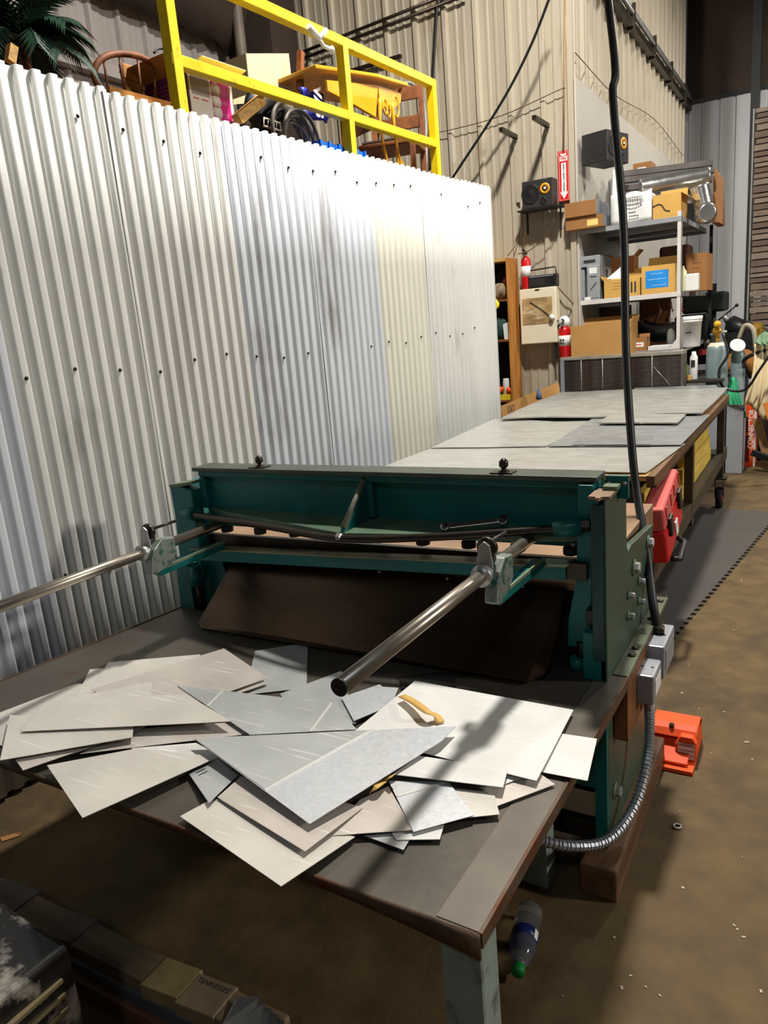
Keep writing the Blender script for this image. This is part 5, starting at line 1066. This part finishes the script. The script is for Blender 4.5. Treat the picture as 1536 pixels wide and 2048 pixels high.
for dx_, dy_ in ((.11, .11), (-.11, .11), (.11, -.11), (-.11, -.11)): B().cyl((mid.x + dx_, mid.y + dy_, LZ), (mid.x + dx_ * .7, mid.y + dy_ * .7, 2.59), .014, 8).build('leg', M_brown, hc)
# picture frame
pf = thing('picture_frame', (-2.95, 3.0, LZ), 'wooden picture frame with a pale picture leaning behind the hoop chair', 'frame')
F0 = V((-2.8447, 2.7621, 2.8645)); 
def fp(u, v): return F0 + WD * u - Vector((0, 0, v)) + Vector((-.05 * (1 - v), 0, 0))
for (u0, u1, v0, v1) in ((0, .5, 0, .07), (0, .07, .07, .5), (.43, .5, .07, .5), (.07, .43, .45, .5)): B().prism([fp(u0, v0), fp(u1, v0), fp(u1, v1), fp(u0, v1)], WN * .03).build('moulding', M_woodz, pf, bevel=.006)
B().prism([fp(.07, .07), fp(.43, .07), fp(.43, .45), fp(.07, .45)], WN * .01).build('picture', M_cream, pf)
for (u0, u1, v0, v1) in ((.07, .43, .07, .095), (.07, .095, .095, .45)): B().prism([fp(u0, v0), fp(u1, v0), fp(u1, v1), fp(u0, v1)], WN * .018).build('inner_lip', mat('gold_lip', (206, 160, 90), .5), pf)
bd = V((-2.6989, 2.4992, 2.6757)); tag(B().beam(bd - Vector((0, 0, .03)), bd + WD * .42 - Vector((0, 0, .03)), .02, .05).build('wood_plank', wood('orange_plank', (206, 140, 60), (6, 1, 6), .2)), 'orange wooden plank edge in front of the picture frame', 'plank')
# magenta printed moving box
mb = thing('printed_box', (-2.72, 3.15, LZ), 'white and magenta printed cardboard box with open flaps by the yellow post', 'box')
b0 = V((-2.5783, 2.87, 2.7907)); b1 = V((-2.5622, 3.1625, 2.7959)); hz = b0.z
ln = (b1 - b0); ln.z = 0; ln = ln.length; bd_ = -WN * .34
def mp_(u, v, o=0.0): return V((b0.x, b0.y, 0)) + WD * (ln * u) + WN * o + Vector((0, 0, LZ + (hz - LZ) * v))
M_bxw = mat('box_white_print', (226, 220, 212), .6, 0, .04, 5); M_mag = mat('magenta_print', (206, 20, 130), .5, 0, .06, 5); M_mag2 = mat('dark_plum_print', (96, 22, 70), .55, 0, .08, 5)
B().prism([mp_(0, 0), mp_(1, 0), mp_(1, 1), mp_(0, 1)], -WN * .006).build('front_panel', M_bxw, mb)
B().prism([mp_(0, 0), mp_(0, 1), mp_(0, 1) + bd_, mp_(0, 0) + bd_], WD * .006).build('side_panel', M_mag2, mb); B().prism([mp_(1, 0), mp_(1, 1), mp_(1, 1) + bd_, mp_(1, 0) + bd_], -WD * .006).build('side_panel', M_card, mb)
B().prism([mp_(0, 0) + bd_, mp_(1, 0) + bd_, mp_(1, 1) + bd_, mp_(0, 1) + bd_], WN * .006).build('rear_panel', M_card, mb)
B().prism([mp_(0, 1), mp_(1, 1), mp_(1.02, 1) + WN * .10 + Vector((0, 0, .035)), mp_(.03, 1) + WN * .10 + Vector((0, 0, .035))], (0, 0, .004)).build('front_flap', mat('flap_inside', (228, 214, 172), .7), mb)
B().prism([mp_(0, 1), mp_(0, 1) + bd_, mp_(0, 1) + bd_ - WD * .10 + Vector((0, 0, .05)), mp_(0, 1) - WD * .10 + Vector((0, 0, .05))], (0, 0, .004)).build('side_flap', M_card, mb)
def patch(u0, u1, v0, v1, m, nm, par=None): return B().prism([mp_(u0, v0, .0), mp_(u1, v0, .0), mp_(u1, v1, .0), mp_(u0, v1, .0)], WN * .001).build(nm, m, par or mb)
patch(.50, .92, .52, .99, M_mag, 'print_block'); patch(.06, .46, .75, .99, mat('grey_print_block', (150, 140, 138), .6), 'print_block')
for v in (.60, .735, .875): B().lathe([(.030, 0), (.030, .0018)], mp_(.6, v), WN, 16).build('round_picture', M_bxw, mb)
for (v, u0, u1) in ((.70, .08, .2), (.70, .26, .4)): patch(u0, u1, v, v + .012, M_rprint, 'print_line')
for v in (.56, .58, .60, .72, .74): patch(.72, .84, v, v + .008, M_bxw, 'print_line')
for v in (.55, .6, .65, .7, .75, .8, .85, .9): B().prism([mp_(0, v) - bd_ * -.15, mp_(0, v) + bd_ * .8, mp_(0, v + .012) + bd_ * .8, mp_(0, v + .012) + bd_ * .15], -WD * .001).build('print_line', mat('plum_light', (150, 70, 120), .6), mb)
tag(B().beam((-2.5241, 3.1271, 2.6155), (-2.4946, 3.2996, 2.7328), .05, .05).build('wood_block', M_wood), 'pale wooden stud leaning beside the printed box', 'stud')
# square lamp shade on a lamp
ls = thing('table_lamp', (-3.05, 4.2, LZ), 'cream square lampshade on a dark lamp among the loft clutter', 'lamp')
s0_ = [V((-2.9848, 3.8543, 3.1943)), V((-2.9627, 4.2555, 3.2866)), V((-2.9625, 4.2578, 3.0796)), V((-2.9851, 3.8487, 2.9805))]
M_shade = mat('lampshade_cloth', (196, 188, 152), .8, 0, .05, 8, .05, 60)
bk_ = -WN * .33; inn = -WN * .04
F = s0_; K = [p + bk_ for p in s0_]
for nm, P in (('shade_side', [F[0], F[1], F[2], F[3]]), ('shade_side', [K[0], K[1], K[2], K[3]]), ('shade_side', [F[0], F[3], K[3], K[0]]), ('shade_side', [F[1], F[2], K[2], K[1]])): B().add(P, [(0, 1, 2, 3)]).build(nm, M_shade, ls, solid=.004)
cl_ = sum(F, Vector()) / 4 + bk_ * .5; B().cyl((cl_.x, cl_.y, LZ + .02), (cl_.x, cl_.y, F[0].z + .03), .012, 8).build('stem', M_brown, ls)
B().lathe([(.10, 0), (.11, .01), (.05, .04), (.03, .2), (.06, .35), (.05, .45), (.015, .5)], (cl_.x, cl_.y, LZ), (0, 0, 1), 16).build('base', M_black2, ls)
tag(B().lathe([(.12, 0), (.125, .01), (.11, .03), (.02, .035)], (-2.6805, 3.5602, 2.7643), (.9, -.35, .1), 24).build('round_black_pan', M_black2), 'round black disc leaning in front of the lamp', 'pan')
tag(B().beam((-2.8471, 4.1724, 3.0368), (-2.8446, 4.2166, 3.2601), .035, .035, (1, 0, 0)).build('wood_post', M_brown), 'upright brown wooden post right of the lampshade', 'post')
# blue printed bag with letters
bg = thing('blue_bag', (-2.9, 4.3, LZ), 'blue bag with white letters hanging below the yellow mid rail', 'bag')
g0 = V((-2.7548, 4.0294, 3.0005)); g1 = V((-2.7407, 4.2853, 2.8518))
M_bb = mat('blue_vinyl', (30, 40, 150), .4, 0, .25, 9, .2, 14)
u_ = (g1 - g0); u_.z = 0; pts = []
for i in range(9):
    for j in range(9): pts.append(g0 + u_ * (i / 8) + Vector((0, 0, (g1.z - g0.z) * j / 8)) + WN * .02 * math.sin(i * 1.3 + j * .8))
B().grid(pts, 9, 9).build('cloth', M_bb, bg, solid=.02)
text('letters', 'VAS', .10, M_white, bg, lerp(g0, g1, .45) + WN * .045, Vector((0, 0, -1)), u_, .002, bold=.004)
# coiled hoses
for k, (px, r_, lb) in enumerate((((590, 262), .20, 'left grey coiled hose on the loft edge'), ((612, 275), .19, 'right grey coiled hose on the loft edge'))):
    c = [V((-2.5936, 3.6835, 2.6576)), V((-2.533, 3.692, 2.6168))][k]
    hs = thing('coiled_hose', (c.x, c.y, LZ), lb, 'hose')
    for q in range(3):
        P = [c + WD * math.cos(t * .2) * (r_ - .022 * q) + Vector((0, 0, 1)) * math.sin(t * .2) * (r_ - .03 * q - .04) - WN * (.02 * q + .03 * math.cos(t * .2)) for t in range(32)]
        B().tube(P, .011, 7, closed=True).build('loop', mat('grey_hose', (96, 92, 86), .5), hs)
cr = thing('wire_basket', (-2.6314, 3.543, 2.7238), 'small wire basket between the black disc and hoses', 'basket')
w0 = [V((-2.6068, 3.4442, 2.6597)), V((-2.6062, 3.4556, 2.7004)), V((-2.5991, 3.584, 2.6948)), V((-2.599, 3.5857, 2.6576))]
B().tube(w0, .006, 6, closed=True).build('rim', M_cream, cr)
for t in (.25, .5, .75): B().cyl(lerp(w0[1], w0[2], t), lerp(w0[0], w0[3], t), .004, 6).build('bar', M_galv, cr)
B().tube([p - WN * .1 for p in w0], .006, 6, closed=True).build('rim', M_cream, cr)
tag(B().lathe([(.04, 0), (.045, .02), (.045, .08), (.03, .1)], (-2.6149, 3.6604, 2.7746), (.2, .3, 1), 14).build('striped_can', mat('striped_can', (206, 200, 190), .4)), 'white striped can under the yellow mid rail', 'can')
# blue plastic crate
M_blue = mat('bright_blue_plastic', (30, 110, 220), .35, 0, .1, 8)
cb2 = thing('blue_crate', (-2.4768, 3.985, 2.6259), 'bright blue plastic crate lying along the loft edge', 'crate')
e0_ = V((-2.47, 3.7452, 2.6031)); e1_ = V((-2.445, 4.1996, 2.6027)); e1_.z = e0_.z
B().beam(e0_ - Vector((0, 0, .02)), e1_ - Vector((0, 0, .02)), .02, .055).build('side_wall', M_blue, cb2, bevel=.004)
B().beam(e0_ - Vector((0, 0, .02)) - WN * .24, e1_ - Vector((0, 0, .02)) - WN * .24, .02, .055).build('side_wall', M_blue, cb2, bevel=.004)
B().beam(e0_ - WN * .12 - Vector((0, 0, .04)), e1_ - WN * .12 - Vector((0, 0, .04)), .24, .012).build('floor_panel', M_blue, cb2)
for t in (.02, .2, .4, .6, .8, .98): B().beam(lerp(e0_, e1_, t) + WN * .012 - Vector((0, 0, .05)), lerp(e0_, e1_, t) + WN * .012 + Vector((0, 0, .012)), .02, .012, (1, 0, 0)).build('rib', M_blue, cb2)
for t in (.0, 1.0): B().beam(lerp(e0_, e1_, t) - Vector((0, 0, .02)), lerp(e0_, e1_, t) - WN * .24 - Vector((0, 0, .02)), .02, .055).build('end_wall', M_blue, cb2)
tag(B().beam(V((e0_.x - .12, e0_.y + .1, LZ)), V((e0_.x - .12, e0_.y + .35, LZ)), .2, 2 * (e0_.z - .047 - LZ)).build('lumber_stack', M_darkwood), 'dark timber block carrying the blue crate', 'timber')
# ornate yellow table
M_ytab = mat('glossy_yellow_lacquer', (222, 160, 34), .35, 0, .08, 8)
yt = thing('ornate_table', (-2.95, 4.75, LZ), 'ornate yellow carved side table with slender legs in the loft', 'table')
A_ = V((-2.7159, 4.0084, 2.958)); Bc = V((-2.7366, 4.7222, 3.2179)); Cc = V((-2.6587, 5.0456, 3.1935)); Dc = A_ + Cc - Bc
zt_ = (A_.z + Bc.z + Cc.z) / 3
Pq = [V((-2.6604, 3.9254, 2.9238)), V((-3.0376, 5.2586, 3.4185)), V((-2.641, 5.004, 3.1777))]
n0 = V((-2.536, 4.3647, 3.0317))
TC = [Vector((p.x, p.y, 0)) for p in (wpt(s_of(4.06), 0, -.30), wpt(s_of(4.62), 0, -.22), wpt(s_of(5.0), 0, -.22), wpt(s_of(4.9), 0, -.75), wpt(s_of(4.1), 0, -.75))]
topz = 3.09
B().prism([p + Vector((0, 0, topz + .03 * (0, 1.6, 2.4, 2.2, 0)[i])) for i, p in enumerate(TC)], (0, 0, .025)).build('table_top', M_ytab, yt, bevel=.006)
ap0 = wpt(s_of(4.66), topz + .02, -.25); ap1 = wpt(s_of(4.95), topz + .03, -.25)
pr_ = [ap0 + Vector((0, 0, 0)), ap1, lerp(ap0, ap1, .95) - Vector((0, 0, .06)), lerp(ap0, ap1, .72) - Vector((0, 0, .10)), lerp(ap0, ap1, .45) - Vector((0, 0, .13)), lerp(ap0, ap1, .2) - Vector((0, 0, .12)), lerp(ap0, ap1, .03) - Vector((0, 0, .15))]
B().prism(pr_, -WN * .015).build('apron', M_ytab, yt, bevel=.003)
for (t, z, r_) in ((.22, -.12, .035), (.36, -.14, .03), (.7, -.10, .05)):
    c = lerp(ap0, ap1, t) + Vector((0, 0, z)); B().tube([c + WD * math.cos(q * .45) * r_ * .7 + Vector((0, 0, math.sin(q * .45) * r_ * 1.3)) for q in range(14)], .007, 6, closed=True).build('scroll', M_ytab, yt)
B().prism([lerp(ap0, ap0 - WD * .5 - WN * .05, t) - Vector((0, 0, z)) for t, z in ((0, .0), (1, .06), (1, .12), (.5, .16), (.1, .20))], -WN * .02).build('apron', M_ytab, yt, bevel=.003)
for (p, q) in ((lerp(ap0, ap1, .02), .0), (lerp(ap0, ap1, .55), .02)):
    B().tube(bez([p - Vector((0, 0, .08)), p + WD * (-.02 + q) - Vector((0, 0, .22)), p + WD * q - Vector((0, 0, .36)), p + WD * (.04 + q) - Vector((0, 0, .50)), p + WD * (.05 + q) - Vector((0, 0, topz - LZ))], 16), [.014] * 4 + [.010] * 9 + [.012] * 4, 8).build('leg', M_ytab, yt)
for p in (wpt(s_of(4.2), topz, -.7), wpt(s_of(4.85), topz, -.7)): B().cyl(p, Vector((p.x, p.y, LZ)), .012, 8).build('leg', M_ytab, yt)
ft0 = lerp(ap0, ap1, .62) - Vector((0, 0, .36)) + WN * .0
B().prism([ft0, ft0 + WD * .05 - Vector((0, 0, .06)), ft0 + WD * .11 - Vector((0, 0, .13)), ft0 + WD * .10 - Vector((0, 0, .20)), ft0 + WD * .02 - Vector((0, 0, .24)), ft0 - WD * .06 - Vector((0, 0, .23)), ft0 - WD * .0 - Vector((0, 0, .15))], -WN * .018).build('carved_foot', M_ytab, yt, bevel=.004)
tag(B().box(-3.2, -2.75, 4.35, 4.9, topz + .10, topz + .125).build('black_tray', M_black2, bevel=.008), 'flat black tray lying on the ornate yellow table', 'tray')
# brown dining chairs at the loft end
def dchair(label, x, y, z, rz, flip=False, s=1.0):
    t = thing('dining_chair', (x, y, z), label, 'chair', 'brown chairs at the end of the loft')
    T = Matrix.Translation((x, y, z)) @ Euler((math.pi if flip else 0, 0, rz)).to_matrix().to_4x4() @ Matrix.Translation((0, 0, -.46 * s if flip else 0)) @ Matrix.Scale(s, 4)
    if flip: T = Matrix.Translation((x, y, z + .46 * s)) @ Euler((math.pi, 0, rz)).to_matrix().to_4x4() @ Matrix.Translation((0, 0, -.0)) @ Matrix.Scale(s, 4) @ Matrix.Translation((0, 0, -.46 + .46))
    B().box(-.21, .21, -.2, .2, .43, .46, T).build('seat', M_brown, t, bevel=.008); B().box(-.19, .19, -.18, .18, .46, .485, T).build('cushion', mat('dark_cushion', (52, 40, 34), .8), t, bevel=.012)
    for (a_, b_) in ((-.19, -.18), (.19, -.18)): B().box(a_ - .018, a_ + .018, b_ - .018, b_ + .018, 0, .43, T).build('leg', M_brown, t, bevel=.003)
    for a_ in (-.19, .19): B().prism([T @ Vector(p) for p in ((a_ - .018, .165, 0), (a_ - .018, .2, 0), (a_ - .018, .21, .46), (a_ - .018, .26, .95), (a_ - .018, .23, .95), (a_ - .018, .175, .46))], T.to_3x3() @ Vector((.036, 0, 0))).build('back_post', M_brown, t, bevel=.003)
    for z_ in (.62, .82): B().box(-.175, .175, .21, .232, z_, z_ + .09, T).build('back_rail', M_brown, t, bevel=.004)
    for z_ in (.14,): B().box(-.17, .17, -.19, -.17, z_, z_ + .03, T).build('stretcher', M_brown, t)
    return t
dchair('brown wooden dining chair standing right of the ornate yellow table', -2.83, 5.30, LZ, .25, False, 1.0)
dchair('brown wooden chair standing at the rail end of the loft', -3.36, 5.38, LZ, -.4, False, 1.1)
wire('thin dark hook wire above the printed box', [(-3.005, 3.1237, 3.0238), (-3.0035, 3.1512, 3.0485), (-3.0011, 3.1958, 3.059), (-2.998, 3.2505, 3.0483), (-2.9978, 3.2549, 2.9501), (-2.999, 3.2335, 2.754), (-2.9999, 3.2167, 2.5802), (-3.0006, 3.2049, 2.4845)], .006, M_cable)
tag(B().tube(bez([(-2.8251, 5.4785, 3.3449), (-2.8168, 5.6307, 3.3826), (-2.8086, 5.7781, 3.3449), (-2.8055, 5.8354, 3.1931), (-2.8066, 5.8143, 2.9325), (-2.8092, 5.7682, 2.5518)], 16), .012, 8).build('bent_pipe', M_galv), 'bent grey tube behind the brown chairs', 'tube')

# ------------------------------------------------------------------ welding corner at the right
gc = thing('gas_cylinder', (-.775, 7.4, 0), 'grey-green gas cylinder with brass regulator right of the rolling table', 'cylinder')
gx = (-0.7711, 7.4, 1.04)[0] - .022
M_cyl = mat('grey_green_enamel', (132, 150, 152), .35, .1, .08, 6); M_brass = mat('brass', (206, 160, 60), .3, .8, .1, 10)
B().lathe([(.088, 0), (.092, .01), (.092, 1.13), (.086, 1.165), (.06, 1.19), (.03, 1.2)], (gx, 7.4, 0), (0, 0, 1), 28).build('body', M_cyl, gc)
B().lathe([(.088, 1.145), (.083, 1.168), (.058, 1.193)], (gx, 7.4, .003), (0, 0, 1), 28).build('shoulder', M_cream, gc)
B().cyl((gx, 7.4, 1.2), (gx, 7.4, 1.30), .02, 10).build('valve', M_brass, gc); B().lathe([(.035, 0), (.04, .01), (.035, .03)], (gx - .0, 7.37, 1.30), (0, -1, .1), 14).build('regulator', M_brass, gc)
B().cyl((gx - .06, 7.38, 1.27), (gx + .08, 7.38, 1.29), .011, 8).build('crossbar', M_galv, gc); B().lathe([(.03, 0), (.03, .04)], (gx - .0, 7.36, 1.36), (.2, -1, 0), 14).build('gauge', mat('yellow_gauge', (226, 180, 40), .4), gc)
B().lathe([(.028, 0), (.03, .05), (.01, .08)], (gx - .08, 7.4, 1.15), (0, 0, 1), 12).build('cap', M_dsteel, gc)
B().tube(bez([(gx + .05, 7.33, 1.27), (gx + .10, 7.30, 1.1), (gx + .03, 7.29, .95), (gx + .08, 7.28, .80), (gx + .25, 7.25, .78), (gx + .36, 7.2, .95), (gx + .45, 7.2, 1.1)], 40), .011, 8).build('hose', M_cable, gc)
g2 = thing('gas_cylinder', (gx + .13, 7.5, 0), 'slimmer grey cylinder behind the larger gas cylinder', 'cylinder')
B().lathe([(.06, 0), (.063, .01), (.063, 1.05), (.05, 1.09), (.02, 1.12)], (gx + .15, 7.70, 0), (0, 0, 1), 22).build('body', M_cyl, g2); B().cyl((gx + .15, 7.70, 1.12), (gx + .15, 7.70, 1.2), .016, 10).build('valve', M_brass, g2)
B().lathe([(.066, 0), (.068, .004), (.066, .008)], (gx + .15, 7.60, 1.15), (.3, -.8, .6), 20, False).build('white_dial', M_white, g2); B().tube(bez([(gx + .15, 7.7, 1.2), (gx + .20, 7.68, 1.32), (gx + .27, 7.66, 1.28), (gx + .30, 7.66, 1.10)], 20), .02, 8).build('braided_hose', mat('beige_hose', (170, 160, 138), .7), g2)
# cloths and pipe rack
hr = thing('welding_cart', (-.42, 7.6, 0), 'dark welding cart with bent handle behind the cream cloth', 'cart')
hx = (-0.5364, 7.6, 1.0122)[0]
B().box(hx - .12, hx + .5, 8.0, 8.4, .12, .83).build('cabinet', mat('dark_cart', (60, 54, 50), .6), hr, bevel=.02)
for x in (hx - .05, hx + .4): B().lathe([(.12, -.03), (.12, .03)], (x, 7.97, .12), (0, 1, 0), 18).build('wheel', M_rubber, hr)
B().tube(bez([(hx - .02, 8.01, .83), (hx - .04, 7.5, 1.02), (hx + .15, 7.45, 1.10), (hx + .5, 7.5, 1.12)], 20), .018, 8).build('handle', M_black2, hr)
def drape(name, label, top, w, drop, m, seed, spread=.5, cat='cloth', dirv=(1, 0, 0), fold=.022):
    rnd = random.Random(seed); ph = [rnd.uniform(0, 6) for _ in range(4)]; d = V(dirv).normalized(); nrm = Vector((0, -1, 0)); pts = []
    n, m_ = 22, 14
    for i in range(n):
        for j in range(m_):
            u = i / (n - 1) - .5; v = j / (m_ - 1)
            amp = fold * (.3 + v); off = amp * math.sin(u * 22 + ph[0]) + amp * .6 * math.sin(u * 37 + ph[1] + v * 2)
            x = u * w * (1 + spread * (v - .3)) + .03 * math.sin(v * 3 + ph[2])
            y = off + .12 * (1 - (1 - v) ** 3) - .06
            z = -drop * v * (1 + .12 * math.sin(u * 5 + ph[3])) + .06 * math.exp(-v * 9) * math.cos(u * 3)
            pts.append(V(top) + d * x + nrm * y + Vector((0, 0, z)))
    return tag(B().grid(pts, n, m_).build(name, m, solid=.006), label, cat)
M_ccloth = mat('cream_canvas', (224, 206, 166), .85, 0, .08, 6, .1, 40); M_gcloth = mat('green_cloth', (60, 170, 120), .75, 0, .12, 8, .1, 40); M_bcloth = mat('brown_canvas', (160, 106, 48), .85, 0, .15, 8, .1, 30)
drape('cream_cloth', 'cream canvas cloth draped over the cart at the right edge', (-0.4245, 7.42, 1.1496), .19, .58, M_ccloth, 2, .45)
drape('green_cloth', 'bright green cloth hanging beside the gas cylinder', (-0.6348, 7.46, 0.8128), .10, .27, M_gcloth, 5, .7)
drape('green_scarf', 'dull green cloth fold on top of the cream canvas', (-0.3939, 7.4, 1.2002), .14, .05, mat('sage_cloth', (110, 140, 108), .85), 7, .2)
blob('brown_cloth', 'crumpled brown canvas behind the gas cylinder', 'cloth', (-0.654, 8.15, 0.9388), (.16, .12, .11), M_bcloth, 12, 16, .22)
# grey metal box and orange carton on the floor
gx0 = (-0.724, 7.3319, 0.0); gx1 = (-0.5543, 7.4636, -0.0)
zt = (-0.6686, 7.34, 0.6287)[2]
gb_ = thing('grey_metal_box', (-.61, 7.42, 0), 'tall open grey sheet metal box on the floor by the caster', 'box')
M_gbox = mat('grey_sheet_box', (168, 172, 178), .45, .3, .06, 5)
x0, x1, y0, y1 = -.70, -.553, 7.36, 7.58
B().box(x0, x1, y0, y0 + .004, 0, zt).build('front_panel', M_gbox, gb_); B().box(x0, x1, y1 - .004, y1, 0, zt).build('rear_panel', M_gbox, gb_); B().box(x0, x0 + .004, y0, y1, 0, zt).build('side_panel', M_gbox, gb_); B().box(x1 - .004, x1, y0, y1, 0, zt).build('side_panel', M_gbox, gb_); B().box(x0, x1, y0, y1, 0, .004).build('base', M_gbox, gb_); B().box(x0, x1, y0 - .003, y0 + .006, zt, zt + .008).build('hem', M_galv, gb_)
tag(B().box(-.86, -.715, 7.25, 7.28, 0, .60).build('metal_offcut', M_gbox), 'grey metal offcut standing left of the tall open box', 'offcut')
oc = thing('connector_box', (-.50, 7.72, 0), 'orange and black carton lettered CONNECTOR standing on its end', 'box')
M_obox = mat('orange_box_print', (226, 70, 20), .5, 0, .06, 5); zo = (-0.5327, 7.72, 0.605)[2]
ox0, ox1, oy0, oy1 = -.575, -.475, 7.70, 7.95
B().box(ox0, ox1, oy0, oy1, 0, zo).build('carton', M_obox, oc, bevel=.003); B().box(ox1 - .014, ox1 + .001, oy0 - .001, oy0 + .03, .0, zo - .005).build('white_edge', M_white, oc); B().box(ox0 + .004, ox0 + .05, oy0 - .0015, oy0, .05, .30).build('dark_picture', mat('maroon_picture', (110, 26, 30), .5), oc)
B().prism([(ox0 + .002, oy0, .30), (ox0 + .03, oy0, .34), (ox0 + .035, oy0, zo - .14), (ox0 + .002, oy0, zo - .1)], (0, -.0012, 0)).build('dark_picture', mat('black_picture', (50, 22, 20), .5), oc)
B().tube([(ox0 + .052 + .02 * math.sin(t * .31), oy0 - .002, .05 + .028 * t) for t in range(10)], .003, 6).build('cable_picture', mat('tan_line', (190, 150, 80), .5), oc)
text('lettering', 'CONNECTOR', .062, M_white, oc, (ox0 + .062, oy0 - .002, zo - .245), (0, 0, 1), (-1, 0, 0), .0004, bold=.001, sx=.95)
wb_ = thing('white_bottle', (-.52, 7.8, zo), 'white bottle with a grey cap on top of the CONNECTOR carton', 'bottle')
B().lathe([(.045, 0), (.047, .01), (.047, .11), (.03, .14), (.03, .16)], (-.535, 7.79, zo), (0, 0, 1), 16).build('body', M_white, wb_); B().lathe([(.042, .155), (.045, .175), (.042, .205), (.02, .22)], (-.535, 7.79, zo), (0, 0, 1), 16).build('cap', M_grey, wb_)
# leaning planks
M_pl = wood('leaning_plank', (120, 88, 50), (6, 6, 2), .3)
tag(B().beam((-0.4711, 7.62, 0.4674), (-0.2564, 7.4, -0.176), .07, .03, (0, -1, 0)).build('leaning_plank', M_pl), 'rough brown plank leaning at the right edge', 'plank')
tag(B().beam((-0.3642, 7.2, 0.6695), (-0.2392, 7.1, 0.3139), .07, .02, (0, -1, 0)).build('leaning_plank', wood('orange_plank2', (196, 120, 40), (6, 6, 2), .2)), 'orange plank leaning at the right edge in front of the brown one', 'plank')
tag(B().beam((-0.4795, 7.45, 0.1827), (-0.2494, 7.35, 0.1119), .05, .05).build('dark_pipe', M_black2), 'short dark pipe on the floor by the planks', 'pipe')
# clutter behind the cylinders
tag(B().box(-.80, -.3, 8.5, 8.95, 0, 1.02).build('work_bench', mat('dark_bench', (56, 46, 40), .7), bevel=.01), 'dark cluttered bench behind the gas cylinders', 'bench')
tag(B().lathe([(.12, 0), (.12, .2), (.10, .22)], (-0.6234, 8.7, 1.0887), (0, 0, 1), 18).build('yellow_can', mat('dull_yellow_can', (150, 116, 24), .5)), 'dull yellow can on the dark bench', 'can')
mo = thing('bench_motor', (-0.7157, 8.6, 1.1511), 'black motor-like tool on the dark bench', 'tool')
c = V((-0.7192, 8.6, 1.2774))
B().lathe([(.06, -.12), (.09, -.1), (.09, .1), (.05, .13)], c, (1, -.3, -.5), 16).build('housing', M_black2, mo); B().cyl(c + Vector((-.1, 0, .06)), c + Vector((-.14, -.02, .13)), .03, 10).build('cap', M_galv, mo); B().box(c.x - .12, c.x + .14, c.y - .1, c.y + .1, 1.0205, c.z - .04).build('foot', M_black2, mo)
tag(B().beam((-1.0122, 8.0, 1.0815), (-0.91, 8.1, 1.0932), .08, .05).build('red_rag', mat('dark_red_cloth', (130, 26, 30), .8)), 'dark red rag on the low bench beside the cylinder', 'rag')
# tall stack of corrugated cartons
ts = thing('carton_stack', (-.3, 9.2, 0), 'tall stack of flattened corrugated cartons at the right edge', 'stack')
sx0 = (-0.6524, 9.0, 2.5376)[0]
M_cs = [mat('flat_carton_a', (126, 110, 96), .8, 0, .15, 8), mat('flat_carton_b', (108, 92, 80), .8, 0, .15, 8), mat('flat_carton_c', (140, 126, 112), .8, 0, .15, 8)]
z = 0.0; rnd = random.Random(3); k = 0
while z < 3.38:
    h = rnd.uniform(.045, .075); j = rnd.uniform(-.012, .012)
    B().box(sx0 + j, sx0 + 1.2 + j, 9.0 + rnd.uniform(-.01, .01), 10.0, z, z + h - .012).build('carton_layer', M_cs[k % 3], ts); z += h; k += 1
B().box(sx0 - .03, sx0 - .015, 9.0, 9.04, 0, 3.4).build('side_strap', mat('plastic_wrap_edge', (150, 146, 140), .3), ts)
tag(B().cyl((-0.4889, 8.6, 1.2599), (-0.4065, 8.5, 1.2331), .02, 8).build('pipe_end', M_galv), 'pale pipe end in front of the carton stack', 'pipe')
